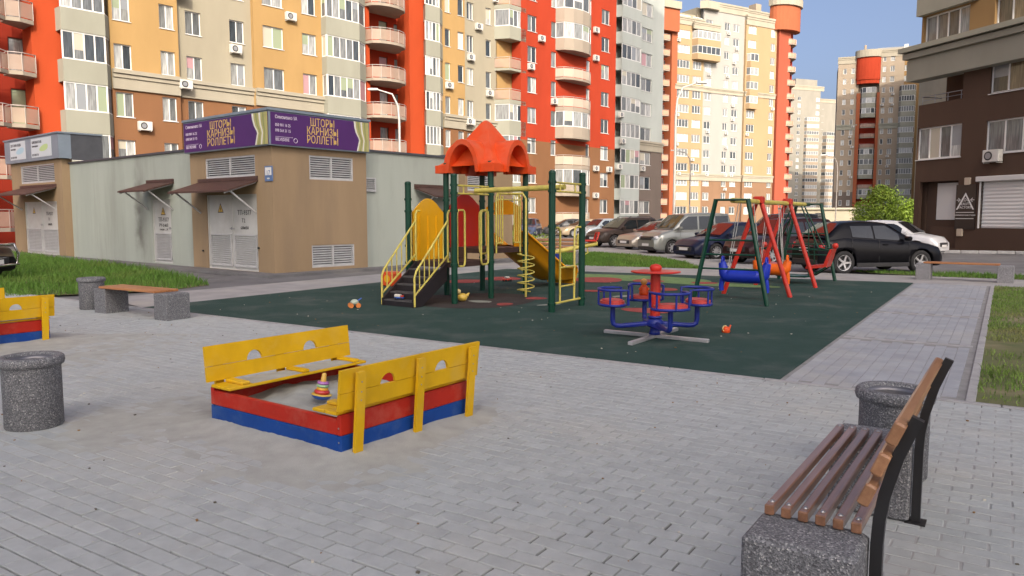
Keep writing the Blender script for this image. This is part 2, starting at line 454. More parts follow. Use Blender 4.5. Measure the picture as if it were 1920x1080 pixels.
# grass
def inpoly(x, y, poly):
    c = False; n = len(poly)
    for i in range(n):
        x1, y1 = poly[i][0], poly[i][1]; x2, y2 = poly[i - 1][0], poly[i - 1][1]
        if (y1 > y) != (y2 > y) and x < (x2 - x1) * (y - y1) / (y2 - y1) + x1: c = not c
    return c
def grass(poly, n, h0, h1, w, m, label, base, soil=None, seed=1, bare=None):
    sheet('lawn_soil', poly, base, soil or M_soil)
    rs = np.random.RandomState(seed)
    xs = [p[0] for p in poly]; ys = [p[1] for p in poly]
    P = np.stack([rs.uniform(min(xs), max(xs), n * 3), rs.uniform(min(ys), max(ys), n * 3)], 1)
    ins = np.zeros(len(P), bool)
    for i in range(len(poly)):
        x1, y1 = poly[i][0], poly[i][1]; x2, y2 = poly[i - 1][0], poly[i - 1][1]
        cond = ((y1 > P[:, 1]) != (y2 > P[:, 1])) & (P[:, 0] < (x2 - x1) * (P[:, 1] - y1) / (y2 - y1 + 1e-12) + x1)
        ins ^= cond
    P = P[ins][:n]
    k = np.array([mnoise.noise((x * 0.9, y * 0.9, seed)) + 0.5 * mnoise.noise((x * 3, y * 3, seed)) for x, y in P])
    if bare is not None:
        keep = k + rs.uniform(-.5, .5, len(k)) > np.array([bare(x, y) for x, y in P]); P = P[keep]; k = k[keep]
    N = len(P); h = (h0 + (h1 - h0) * rs.uniform(0, 1, N) ** 1.6) * (1 + 0.35 * np.clip(k, -1, 1))
    a = rs.uniform(0, 2 * np.pi, N); lean = rs.uniform(0.1, 0.75, N) * h; la = rs.uniform(0, 2 * np.pi, N)
    ww = w * rs.uniform(.6, 1.3, N)
    V = np.zeros((N, 5, 3))
    cx, cy = np.cos(a) * ww / 2, np.sin(a) * ww / 2
    for i, (s, t) in enumerate(((-1, 0), (1, 0), (0.7, .55), (-0.7, .55), (0, 1))):
        V[:, i, 0] = P[:, 0] + s * cx + np.cos(la) * lean * t ** 1.8
        V[:, i, 1] = P[:, 1] + s * cy + np.sin(la) * lean * t ** 1.8
        V[:, i, 2] = base + h * t * (1 - 0.12 * t)
    idx = np.arange(N)[:, None] * 5
    F4 = (idx + np.array([0, 1, 2, 3])).tolist(); F3 = (idx + np.array([3, 2, 4])).tolist()
    me = bpy.data.meshes.new('grass'); me.from_pydata(V.reshape(-1, 3).tolist(), [], F4 + F3); me.materials.append(m); me.update()
    return put('grass', me, None, label=label, cat='grass', kind='stuff')
gl = [G(-260, 560), G(0, 556), G(200, 548), G(330, 541), G(392, 533), G(360, 520), G(300, 508), G(200, 494), G(120, 486), G(40, 476), G(-40, 470), G(-500, 500)]
grass([(p.x, p.y) for p in gl], 60000, 0.06, 0.26, 0.017, M_grass, 'tall green grass growing in front of the transformer station', -0.02, seed=2)
gr = [q(0.02, -1.7), q(13.3, -1.7), q(13.3, -11), q(6, -14), q(0.02, -9)]
gr_bare = lambda x, y: (0.15 if (Vector((x, y, 0)) - C0).dot(E1) < 3.6 else -0.35) + (0.9 if abs((Vector((x, y, 0)) - C0).dot(E1) - 3.75) < 0.28 else 0)
grass([(p.x, p.y) for p in gr], 150000, 0.025, 0.07, 0.011, M_grass_mow, 'patchy mown lawn with dry spots beside the paved path', 0.0, seed=4, bare=gr_bare)
gs = [q(16.2, -14), q(17.5, -14), q(17.6, -2), q(16.9, 2.2), q(15.9, 0)]
grass([(p.x, p.y) for p in gs], 22000, 0.05, 0.14, 0.016, M_grass, 'narrow strip of green grass behind the far right bench', -0.01, seed=5)
gc = [G(1122, 499), G(1315, 503), G(1285, 492), G(1230, 482), G(1170, 477), G(1125, 474), G(1000, 474), G(960, 480), G(990, 494)]
grass([(p.x, p.y) for p in gc], 26000, 0.06, 0.16, 0.02, M_grass, 'wedge of short green grass between mat and parked cars', -0.02, seed=6)
gb = [G(-40, 430), G(700, 430), G(940, 428), G(1120, 428), G(1120, 419.5), G(940, 419.0), G(700, 419.5), G(-40, 419.5)]
gb = [G(930, 440), G(1120, 438), G(1130, 428), G(1060, 424), G(930, 424)]
grass([(p.x, p.y) for p in gb], 22000, 0.15, 0.5, 0.04, M_grass, 'sunlit pale green grass in the far yard behind the play tower', -0.03, seed=7)
gd = [G(1748, 466.5), G(1960, 470), G(1960, 458), G(1748, 457)]
grass([(p.x, p.y) for p in gd], 16000, 0.04, 0.12, 0.02, M_grass_mow, 'dry yellowish grass verge along the foot of the brown building', 0.05, soil=M_soil_dry, seed=8)
# verge kerb and road edge on the right
v0, v1 = G(1735, 472), G(2010, 476)
kb = thing_struct('road_kerb'); d = v1 - v0; n = 8
me = MB().cbox(-d.length / n / 2 + .01, d.length / n / 2 - .01, -.09, .09, -.06, 0.09, .02).mesh('kerb_stone', M_kerb)
for i in range(n):
    c = v0 + d * ((i + .5) / n); put('kerb_stone', me, kb, loc=(c.x, c.y, 0), rz=math.atan2(d.y, d.x))
# pavement in front of the parked cars
sheet('sidewalk', [G(1125, 474), G(1315, 503), G(1420, 507), G(1480, 503), G(1330, 482), G(1180, 465), G(1095, 463), G(1000, 466), G(1000, 474)], -0.02, M_paveplain)
# ------------------------------------------------------------------ apartment buildings
def plaster(name, col, var=0.12, dirt=0.25):
    col = tuple(c * 0.62 for c in col)
    return mat(name, col, 0.9, var=var, scale=0.35, bump=0.25, bscale=30, col3=tuple(c * 0.72 for c in col), scale3=0.6, amt3=dirt, stretch=(1, 1, 0.35), spec=0.2)
W_cream = plaster('cream plaster', (0.54, 0.49, 0.37)); W_hazecream = plaster('hazed cream plaster', (0.44, 0.42, 0.36)); W_yellow = plaster('yellow plaster', (0.64, 0.41, 0.17))  # the second cream is paled to imitate haze on the distant block
W_orange = plaster('orange red plaster', (0.66, 0.10, 0.03)); W_red = plaster('red plaster', (0.62, 0.075, 0.03))
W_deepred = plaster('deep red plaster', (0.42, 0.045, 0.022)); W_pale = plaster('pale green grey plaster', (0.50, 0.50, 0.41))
W_brown = plaster('tan brown plaster', (0.36, 0.175, 0.085)); W_grey = plaster('grey green plaster', (0.66, 0.72, 0.68))
W_dark = plaster('dark brown plaster', (0.155, 0.098, 0.070)); W_white = plaster('off white plaster', (0.52, 0.51, 0.475), .06, .08); W_yel2 = plaster('hazed yellow plaster', (0.56, 0.40, 0.23), .06, .1); W_red2 = plaster('hazed red plaster', (0.52, 0.13, 0.075)); W_brn2 = plaster('hazed brown plaster', (0.38, 0.23, 0.14))  # the paler yellow, red and brown have distance haze mixed into their colour
W_slate = plaster('slate brown plaster', (0.26, 0.21, 0.18)); W_taupe = plaster('taupe plaster', (0.56, 0.46, 0.35))
W_salmon = plaster('salmon plaster', (0.55, 0.17, 0.08)); W_cornice = plaster('pale cornice plaster', (0.58, 0.53, 0.42))
W_olive = plaster('olive grey plaster', (0.50, 0.49, 0.40)); W_ochre = plaster('ochre plaster', (0.46, 0.29, 0.13))
M_pvc = mat('white pvc frame', (0.74, 0.74, 0.72), 0.4, var=0.06, scale=2)
M_glass = glass_mat('window glass', (0.035, 0.045, 0.055), (0.42, 0.43, 0.42))
M_glass_far = glass_mat('far window glass', (0.05, 0.06, 0.07), (0.5, 0.52, 0.52), 0.15)
M_glass_amber = glass_mat('window glass reflecting', (0.05, 0.045, 0.04), (0.36, 0.27, 0.15), 0.03)
M_ac = mat('air conditioner casing', (0.62, 0.61, 0.57), 0.5, var=0.15, scale=4); M_black = mat('black plastic', (0.02, 0.02, 0.022), 0.5)
M_rail = mat('balcony rail metal', (0.45, 0.40, 0.37), 0.45, metal=0.3)
M_railpanel = mat('beige balcony panel', (0.42, 0.31, 0.24), 0.35, var=0.1, scale=2, alpha=0.72)
M_roofcap = mat('roof cap metal', (0.30, 0.31, 0.33), 0.5, metal=0.4)
M_slab = plaster('balcony slab', (0.55, 0.47, 0.38))

def wall_part(root, name, u0, u1, z0, z1, y, m, holes=(), reveal=0.14, back=0.3):
    """wall sheet in the plane local y with real openings; the reveals go back into the wall"""
    hs = [(max(u0, a), min(u1, b), max(z0, c), min(z1, d)) for a, b, c, d in holes if b > u0 and a < u1 and d > z0 and c < z1]
    us = sorted({u0, u1, *[h[0] for h in hs], *[h[1] for h in hs]}); zs = sorted({z0, z1, *[h[2] for h in hs], *[h[3] for h in hs]})
    b = MB()
    for i in range(len(us) - 1):
        run = None
        for j in range(len(zs) - 1):
            cu, cz = (us[i] + us[i + 1]) / 2, (zs[j] + zs[j + 1]) / 2
            hole = any(h[0] < cu < h[1] and h[2] < cz < h[3] for h in hs)
            if not hole: b.quad([(us[i], y, zs[j]), (us[i + 1], y, zs[j]), (us[i + 1], y, zs[j + 1]), (us[i], y, zs[j + 1])])
    for a, c, d, e in hs:
        yb = y + reveal
        b.quad([(a, y, d), (c, y, d), (c, yb, d), (a, yb, d)]); b.quad([(a, yb, e), (c, yb, e), (c, y, e), (a, y, e)])
        b.quad([(a, y, d), (a, yb, d), (a, yb, e), (a, y, e)]); b.quad([(c, yb, d), (c, y, d), (c, y, e), (c, yb, e)])
    yb = y + back
    b.quad([(u0, y, z0), (u0, y, z1), (u0, yb, z1), (u0, yb, z0)]); b.quad([(u1, y, z0), (u1, yb, z0), (u1, yb, z1), (u1, y, z1)])
    b.quad([(u0, y, z1), (u1, y, z1), (u1, yb, z1), (u0, yb, z1)]); b.quad([(u0, y, z0), (u0, yb, z0), (u1, yb, z0), (u1, y, z0)])
    return b.build(name, m, root)
WCACHE = {}
BLINDS = [mat('blind cream', (.46, .43, .35), .25, spec=.6), mat('blind white', (.5, .5, .49), .25, spec=.6), mat('blind green', (.28, .33, .22), .25, spec=.6), mat('blind rose', (.42, .25, .27), .25, spec=.6), mat('blind grey', (.25, .27, .29), .2, spec=.6)]
def window(root, u, z, w, h, y, n=2, rz=0.0, each=True, fb=0.06, m=None, gl=None, blank=0.0, sill=True):
    """frame with n casements; panes are sub-parts"""
    m = m or M_pvc; gl = gl or M_glass
    key = (round(w, 2), round(h, 2), n, each, fb, m.name, gl.name, sill)
    if key not in WCACHE:
        b = MB(); d = 0.07
        b.box(0, w, 0, d, 0, fb); b.box(0, w, 0, d, h - fb, h)
        xs = [0 + i * (w - fb) / n for i in range(n + 1)]
        for x in xs: b.box(x, x + fb, 0.002, d - 0.002, fb, h - fb)
        if sill: b.box(-0.04, w + 0.04, -0.16, 0.0, -0.035, 0.0)
        fr = b.mesh('window', m)
        if each:
            pw = (w - fb) / n - fb
            pm = MB().quad([(0, 0, 0), (pw, 0, 0), (pw, 0, h - 2 * fb), (0, 0, h - 2 * fb)]).mesh('pane', gl)
            WCACHE[key] = (fr, [(pm, x + fb) for x in xs[:-1]])
        else:
            pb = MB()
            for x in xs[:-1]: pb.quad([(x + fb, 0, 0), (x + (w - fb) / n, 0, 0), (x + (w - fb) / n, 0, h - 2 * fb), (x + fb, 0, h - 2 * fb)])
            WCACHE[key] = (fr, [(pb.mesh('pane', gl), 0.0)])
    fr, pm = WCACHE[key]
    o = put('window', fr, root, loc=(u, y, z), rz=rz)
    for me, x in pm:
        put('pane', me, o, loc=(x, 0.035, fb))
        if each and random.random() < 0.3:
            pw = (w - fb) / n - fb; f = random.choice((0.35, 0.5, 0.65, 1.0)); bm = random.choice(BLINDS); bk = (round(pw, 2), round(h, 2), f, bm.name)
            if bk not in WCACHE:
                hh = h - 2 * fb; WCACHE[bk] = MB().quad([(0, 0, hh * (1 - f)), (pw, 0, hh * (1 - f)), (pw, 0, hh), (0, 0, hh)]).mesh('blind', bm)
            put('blind', WCACHE[bk], o, loc=(x, 0.031, fb))
    return o
def ac_unit(root, u, z, y, s=1.0):
    if 'ac' not in WCACHE:
        b = MB(); b.cbox(0, 0.82, -0.36, -0.06, 0, 0.56, 0.02, 0)
        b.cyl((0.3, -0.362, 0.28), (0.3, -0.368, 0.28), 0.21, n=16, mi=1); b.cyl((0.3, -0.37, 0.28), (0.3, -0.376, 0.28), 0.15, n=12, mi=2)
        b.box(0.05, 0.09, -0.34, 0, -0.05, 0, 0); b.box(0.72, 0.76, -0.34, 0, -0.05, 0, 0)
        WCACHE['ac'] = b.mesh('air_conditioner', [M_ac, M_black, M_roofcap])
    o = put('air_conditioner', WCACHE['ac'], root, loc=(u, y, z)); o.scale = (s, s, s); return o
def polybay(root, pts, floors, m, npane, zf, fh=2.9, sill=0.95, head=2.5, open_floors=(), each=True, glw=None, slab_m=None, rail_m=None, top=None, gl=None):
    """projecting bay on the plan polyline pts (u,y), left to right; parapet band per storey, glazing or an open balcony above it"""
    cx = sum(p[0] for p in pts) / len(pts)
    inner = [(p[0] + (cx - p[0]) * 0.04, p[1] + 0.12) for p in pts]
    for k in floors:
        z = zf(k); op = k in open_floors
        prev_open = (k - 1) in open_floors or (k - 1) not in floors
        lo = z - (fh - head) if not prev_open else z - 0.22
        b = MB()
        # slab
        b.prism([(p[0], p[1]) for p in pts] , lo, z, 0)
        if op:
            rows_o = [(p[0], p[1] + 0.03) for p in pts]
            for i in range(len(pts) - 1):
                a, c = rows_o[i], rows_o[i + 1]
                b.quad([(a[0], a[1], z + .06), (c[0], c[1], z + .06), (c[0], c[1], z + .88), (a[0], a[1], z + .88)], 1)
            b.tube([(p[0], p[1], z + 1.0) for p in rows_o], 0.028, 6, 2)
            for p in rows_o: b.cyl((p[0], p[1], z), (p[0], p[1], z + 1.0), 0.02, n=5, mi=2, caps=False)
        else:
            for i in range(len(pts) - 1):
                a, c, ai, ci = pts[i], pts[i + 1], inner[i], inner[i + 1]
                b.quad([(a[0], a[1], z), (c[0], c[1], z), (c[0], c[1], z + sill), (a[0], a[1], z + sill)], 0)
                b.quad([(a[0], a[1], z + sill), (c[0], c[1], z + sill), (ci[0], ci[1], z + sill), (ai[0], ai[1], z + sill)], 0)
        b.build('balcony', [slab_m or m, rail_m or M_railpanel, M_rail], root)
        if not op:
            for i in range(len(pts) - 1):
                a, c = Vector(pts[i]), Vector(pts[i + 1]); d = c - a; L = d.length
                nn = npane if isinstance(npane, int) else npane[i]
                if nn == 0:
                    continue
                rz = math.atan2(d.y, d.x); nrm = Vector((-d.y, d.x)).normalized() * 0.04
                window(root, a.x + nrm.x, z + sill, L, head - sill, a.y + nrm.y, nn, rz, each=each, fb=0.075 if each else 0.09, sill=False, gl=gl)
    if top: MB().prism(pts, top[0], top[1]).build('bay_top', m, root)
def trap(u0, u1, off, ch, y0=0.0): return [(u0, y0), (u0 + ch, -off), (u1 - ch, -off), (u1, y0)]
def arc(u0, u1, dep, n=6, y0=0.0):
    c = (u0 + u1) / 2; w = (u1 - u0) / 2
    return [(c - w * math.cos(math.pi * i / n), y0 - dep * math.sin(math.pi * i / n) ** 0.8) for i in range(n + 1)]
def cornice(root, u0, u1, y, z0, z1, m=None, steps=3):
    b = MB(); h = (z1 - z0)
    b.box(u0, u1, y - 0.14, y + 0.2, z0, z0 + h * .55)
    b.box(u0 - .0, u1 + .0, y - 0.22, y + 0.2, z0 + h * .58, z0 + h * .76); b.box(u0, u1, y - 0.32, y + 0.2, z0 + h * .79, z1)
    b.box(u0, u1, y - 0.1, y + 0.2, z0 + h * .55, z0 + h * .79)
    return b.build('cornice', m or W_cornice, root)

# ---- the long colourful building behind the station
P1 = Plane((-22.7, 49.6), 48)
LB = thing('apartment_building', 'long apartment building in cream, yellow and orange red sections with glazed bays', 'building', loc=(-22.7, 49.6, 0), rz=R(48))
U = lambda px, off=0.0, py=170: P1.u(px, off, py)
SILL = lambda k: 7.75 + 2.9 * k
FLR = lambda k: 6.8 + 2.9 * k
def flat(px0, px1, off, upper, lower, cols, kmax, kmin=-2, zc=9.4, ztop=46.0, corn=True, n=2, acs=(), hh=1.5):
    u0, u1 = U(px0, off), U(px1, off)
    if px0 in EDGE: u0 = EDGE[px0]
    if px1 in EDGE: u1 = EDGE[px1]
    holes = []
    for c in cols:
        a, b_ = U(c[0], off), U(c[1], off); nn = c[2] if len(c) > 2 else n
        for k in range(kmin, kmax + 1):
            holes.append((a, b_, SILL(k), SILL(k) + hh))
            window(LB, a, SILL(k), b_ - a, hh, -off + 0.1, nn)
            if k >= 0 and random.random() < 0.28: ac_unit(LB, (b_ + 0.12) if random.random() < .6 else a - .1, SILL(k) - 0.75, -off)
    wall_part(LB, 'wall', u0, u1, zc, ztop, -off, upper, holes, back=1.2)
    wall_part(LB, 'wall', u0, u1, -0.5, zc, -off, lower, holes, back=1.2)
    if corn: cornice(LB, u0 + .01, u1 - .01, -off, 9.42, 10.6)
EDGE = {}
# orange section at the left edge: recessed balconies and a plain strip
u0, u1 = U(-330), U(62)
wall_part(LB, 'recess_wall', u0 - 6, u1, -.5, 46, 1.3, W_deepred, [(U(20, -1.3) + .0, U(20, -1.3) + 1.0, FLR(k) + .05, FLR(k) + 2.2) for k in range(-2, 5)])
for k in range(-2, 5): window(LB, U(20, -1.3), FLR(k) + .05, 1.0, 2.15, 1.38, 1, gl=M_glass, m=mat('dark door frame', (.10, .035, .02), .6), sill=False)
wall_part(LB, 'wall', U(62), U(122), -.5, 46, -0.25, W_orange, back=1.6)
c1, c0 = U(70, 0.3), U(-120, 0.3)
polybay(LB, [(U(20, 1.0), 0.1)] + [(U(20, 1.0) + .05, -0.75), (U(45, 0.9), -0.9), (U(70, .5), -0.55), (U(70, .5), 1.2)], range(-2, 5), W_orange, 0, FLR, open_floors=range(-2, 5), slab_m=M_slab)
polybay(LB, [(U(-160, 1.0), 1.2), (U(-150, 1.0), -0.4), (U(-60, 1.5), -1.2), (U(5, 1.3), -1.15), (U(22, .8), -0.6)], range(-2, 5), W_orange, 0, FLR, open_floors=range(-2, 5), slab_m=M_slab)
# glazed bay
polybay(LB, [(U(118, .9), -0.2), (U(121, 1.0), -1.0), (U(203, 1.0), -1.0), (U(213, .2), -0.1)], range(-2, 6), W_pale, [0, 4, 1], FLR, sill=1.0, head=2.62)
for c_ in (0,): pass
flat(211, 338, 0.35, W_yellow, W_brown, [(217, 250), (304, 331)], 4)
flat(338, 479, 0.0, W_cream, W_brown, [(352, 381), (434, 461)], 4)
flat(479, 607, 0.35, W_yellow, W_brown, [(496, 534), (569, 595)], 5)
polybay(LB, [(U(604, .3), -0.3), (U(614, 1.0), -1.0), (U(676, 1.0), -1.0), (U(687, .3), -0.3)], range(-2, 7), W_pale, [1, 5, 1], FLR, sill=0.95, head=2.55)
# second orange section with round balconies
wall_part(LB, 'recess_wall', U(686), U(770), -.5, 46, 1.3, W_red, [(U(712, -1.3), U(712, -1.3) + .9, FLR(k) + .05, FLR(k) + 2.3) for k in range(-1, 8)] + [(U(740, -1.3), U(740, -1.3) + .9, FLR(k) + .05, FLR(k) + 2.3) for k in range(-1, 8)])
for k in range(-1, 8):
    for px in (712, 740): window(LB, U(px, -1.3), FLR(k) + .05, .9, 2.25, 1.38, 1, sill=False, m=mat('dark door frame', (.10, .035, .02), .6))
wall_part(LB, 'wall', U(686), U(693), -.5, 46, -0.1, W_orange, back=1.5)
wall_part(LB, 'wall', U(765), U(797), -.5, 46, -0.25, W_orange, back=1.6)
polybay(LB, [(U(692, .5), 1.2)] + arc(U(692, .5), U(762, .6), 1.5, 7, 0.0)[0:] + [(U(764, .3), 0.6), (U(764, .3), 1.2)], range(-2, 9), W_orange, 0, FLR, open_floors=range(-2, 9), slab_m=M_slab)
polybay(LB, [(U(796, .3), -.25), (U(799, .9), -0.9), (U(826, .9), -0.9), (U(833, .3), -.2)], range(-2, 8), W_pale, [0, 4, 1], FLR, sill=.95, head=2.55, open_floors=(5,))
flat(831, 872, 0.3, W_yellow, W_brown, [(835, 845, 1), (859, 870, 1)], 7)
flat(872, 932, 0.0, W_cream, W_brown, [(876, 888), (911, 921, 1)], 7)
polybay(LB, trap(U(930, .2), U(979, .2), 1.3, .7), range(-2, 9), W_pale, [1, 4, 1], FLR, open_floors=(2, 3, 5, 6))
wall_part(LB, 'wall', U(930), U(979), -.5, 46, 0.0, W_yellow)
# red tower
flat(977, 1154, 1.3, W_red, W_brown, [(989, 1006), (1033, 1043, 1), (1099, 1106, 1), (1127, 1142)], 8, zc=9.0, corn=False)
polybay(LB, arc(U(1041, 1.3), U(1099, 1.3), 1.5, 6, -1.28), range(-2, 9), W_pale, 1, FLR, open_floors=(-2, 0, 2, 3, 7), slab_m=M_slab, rail_m=mat('pale balcony panel', (.5, .45, .36), .4, alpha=.85))
for px, k in ((1110, 5), (1110, 4), (1112, 0), (1137, 0), (1112, -1)): ac_unit(LB, U(px, 1.3), FLR(k) - .3, -1.3)
# grey green section
polybay(LB, trap(U(1153, .4), U(1196, .5), 1.1, .35), range(-2, 10), W_grey, [0, 4, 1], FLR, sill=.9, head=2.5)
flat(1194, 1243, 0.3, W_grey, W_slate, [(1202, 1222)], 8)
wall_part(LB, 'wall', U(1150), U(1196), -.5, 46, 0.2, W_grey)
for px, k in ((1158, 2), (1162, 1), (1156, 0), (1190, -.2)): ac_unit(LB, U(px, 1.0), FLR(k) + .1, -1.05 if px < 1180 else -.3)
b = MB(); b.prism([(U(-330) - 6, 1.62), (U(1243), 1.62), (U(1243), 16), (U(-330) - 6, 16)], -.5, 46.4); b.build('rear_block', W_cream, LB)

# ---- the tall building with the red corner tower
P2 = Plane((31.0, 153.0), 29.7)
B2 = thing('tower_block', 'tall cream and yellow tower block with red round corner tower of balconies', 'building', loc=(31, 153, 0), rz=R(29.7))
U2 = lambda px, off=0.0, py=220: P2.u(px, off, py)
Z2 = lambda px, py, off=0.0: P2.z(px, py, off)
F2 = lambda k: 1.2 + 2.9 * k
def sect(root, UU, px0, px1, off, bands, cols, k0, k1, fz, w_h=1.55, n=2, fh=2.9, each=False, gl=None, acp=0.1, skip=()):
    u0, u1 = UU(px0, off), UU(px1, off); holes = []
    for ci, c in enumerate(cols):
        a, b_ = UU(c[0], off), UU(c[1], off); nn = c[2] if len(c) > 2 else n
        for k in range(k0, k1 + 1):
            if (ci, k) in skip: continue
            holes.append((a, b_, fz(k) + .85, fz(k) + .85 + w_h))
            window(root, a, fz(k) + .85, b_ - a, w_h, -off + .1, nn, each=each, gl=gl or M_glass_far, fb=.09)
            if random.random() < acp: ac_unit(root, a + random.choice((-.2, .5)), fz(k) - .0, -off)
    for z0, z1, m in bands: wall_part(root, 'wall', u0, u1, z0, z1, -off, m, holes, back=max(.4, off + .4))
zc = F2(3) - .1; top = 47.0
zt1 = Z2(1290, 46)
sect(B2, U2, 1264, 1317, 0.3, [(-.5, zt1, W_yel2)], [(1267, 1291, 4), (1297, 1313, 3)], 0, 13, F2, acp=.25)
sect(B2, U2, 1316, 1396, 0.0, [(-.5, zc, W_brn2), (zc, 44.0, W_white)], [(1320, 1332), (1355, 1364), (1371, 1382)], 0, 13, F2, acp=.3)
sect(B2, U2, 1395, 1452, 0.5, [(-.5, zc, W_brn2), (zc, 42.5, W_yel2)], [(1399, 1414, 3), (1441, 1449)], 0, 13, F2, acp=.15)
for a, b_, o in ((1264, 1317, .3), (1316, 1396, 0), (1395, 1452, .5)):
    cornice(B2, U2(a, o), U2(b_, o), -o, zc - .9, zc + .5); cornice(B2, U2(a, o), U2(b_, o), -o, F2(9) - .5, F2(9) + .5)
    cornice(B2, U2(a, o), U2(b_, o), -o, {1264: zt1 - .2, 1316: 43.2, 1395: 41.5}[a], {1264: zt1 + 1.3, 1316: 45.0, 1395: 43.5}[a])
# upper loggias and the oriel
polybay(B2, trap(U2(1297, .8), U2(1346, .8), 1.6, .5), (11, 12), W_yel2, [1, 5, 1], F2, each=False, gl=M_glass_far)
cornice(B2, U2(1297, 1), U2(1346, 1), -1.0, F2(13) - .1, F2(13) + 1.3)
polybay(B2, trap(U2(1396, .5), U2(1416, .5), 1.4, .4), (8, 9, 10, 11), W_yel2, [1, 2, 1], F2, each=False, gl=M_glass_far)
# left red stack of balconies with the big salmon block on top
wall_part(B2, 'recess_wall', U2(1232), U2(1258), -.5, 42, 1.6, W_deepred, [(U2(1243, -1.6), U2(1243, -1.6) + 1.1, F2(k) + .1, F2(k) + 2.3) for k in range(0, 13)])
for k in range(0, 13): window(B2, U2(1243, -1.6), F2(k) + .1, 1.1, 2.2, 1.7, 1, each=False, sill=False, gl=M_glass_far)
wall_part(B2, 'wall', U2(1255), U2(1265.5), -.5, 42, -.4, W_salmon, back=2)
polybay(B2, [(U2(1236, .8), 1.5), (U2(1236.5, .9), -.8), (U2(1254, .8), -.8), (U2(1256, .5), 1.5)], range(0, 13), W_salmon, 0, F2, open_floors=range(0, 13), slab_m=M_slab, rail_m=mat('salmon balcony panel', (.45, .25, .17), .5))
zb0, zb1 = Z2(1250, 60), Z2(1250, 18)
MB().prism([(U2(1237, 1), -1.3), (U2(1269, 1), -1.3), (U2(1269, 1), 3), (U2(1237, 1), 3)], zb0, zb1).build('roof_block', W_salmon, B2)
MB().prism([(U2(1236, 1), -1.7), (U2(1270, 1), -1.7), (U2(1270, 1), 3), (U2(1236, 1), 3)], zb1, zb1 + 1.4).build('cornice', W_cornice, B2)
# red corner tower on the right
ut0, ut1 = U2(1450, .8), U2(1493, .8)
wall_part(B2, 'wall', U2(1450.5), U2(1472), -.5, 42, -.9, W_red2, back=3)
wall_part(B2, 'recess_wall', U2(1470), U2(1491), -.5, 42, 1.3, W_deepred)
zt0, zt2 = Z2(1470, 58, .8), Z2(1470, 12, .8)
polybay(B2, [(U2(1471, .8), 1.2)] + arc(U2(1471, .8), U2(1490, .8), 1.4, 6, 0)[1:-1] + [(U2(1491, 0), 1.2)], range(0, 14), W_red2, 0, F2, open_floors=range(0, 14), slab_m=M_slab, rail_m=mat('salmon balcony panel', (.45, .25, .17), .5))
MB().prism(arc(ut0 - .5, ut1 + .4, 3.0, 14, 0.6), zt0, zt2, sm=False).build('drum', W_salmon, B2)
MB().prism(arc(ut0 - .9, ut1 + .8, 3.5, 14, 0.65), zt2, zt2 + 1.5).build('drum_cornice', W_cornice, B2)
# attic storeys
za = Z2(1380, 22)
sect(B2, U2, 1312, 1448, -1.2, [(42, za, W_white)], [(1321, 1330), (1372, 1384), (1398, 1410), (1424, 1438)], 14, 14, F2)
cornice(B2, U2(1310, -1), U2(1450, -1), 1.0, za - .3, za + 1.3)
MB().prism([(U2(1310, .3), 0), (U2(1344, .3), 0), (U2(1340, .3), -1.0), (U2(1318, .3), -1.0)], za - .6, za + .9).build('eaves', W_cornice, B2)
MB().box(U2(1418, -1), U2(1428, -1), 2, 4, za + 1, za + 3.2).build('chimney', W_taupe, B2)
MB().prism([(U2(1236), 1.8), (U2(1491), 1.8), (U2(1491), 17), (U2(1236), 17)], -.5, 42.3).build('rear_block', W_cream, B2)
MB().prism([(U2(1312), 1.5), (U2(1450), 1.5), (U2(1450), 14), (U2(1312), 14)], 42.0, za).build('attic_block', W_cream, B2)

# ---- the far cream blocks
P3 = Plane((118.0, 335.0), 20)
B3 = thing('far_apartment_block', 'distant cream apartment block with stacked loggias between red tower and brown tower', 'building', loc=(118, 335, 0), rz=R(20))
U3 = lambda px, off=0.0, py=300: P3.u(px, off, py)
F3 = lambda k: 1.0 + 2.95 * k
zt = P3.z(1520, 168)
sect(B3, U3, 1470, 1534, 0.4, [(-.5, zt, W_hazecream)], [(1492, 1498, 2), (1526, 1533, 2)], 0, 17, F3, acp=.0)
sect(B3, U3, 1533, 1575, -1.0, [(-.5, P3.z(1550, 190), W_hazecream)], [(1537, 1541, 1)], 0, 16, F3, acp=0)
polybay(B3, trap(U3(1507, 1), U3(1533, 1), 1.7, .5), range(0, 15), W_taupe, [1, 5, 1], F3, each=False, gl=M_glass_far)
polybay(B3, trap(U3(1543, 0), U3(1563, 0), 1.2, .5, 1.0), range(0, 13), W_taupe, [1, 4, 1], F3, each=False, gl=M_glass_far)
cornice(B3, U3(1470, .4), U3(1540, .4), -.4, zt - .5, zt + 1.5); cornice(B3, U3(1533), U3(1575), 1.0, P3.z(1550, 190) - .5, P3.z(1550, 190) + 1.2)
MB().prism([(U3(1470), 0.6), (U3(1575), 1.2), (U3(1575), 14), (U3(1470), 14)], -.5, zt - 6).build('rear_block', W_hazecream, B3)
MB().prism([(U3(1490), 1), (U3(1530), 1), (U3(1530), 9), (U3(1490), 9)], zt - 6, zt + 4.5).build('attic_block', W_hazecream, B3)

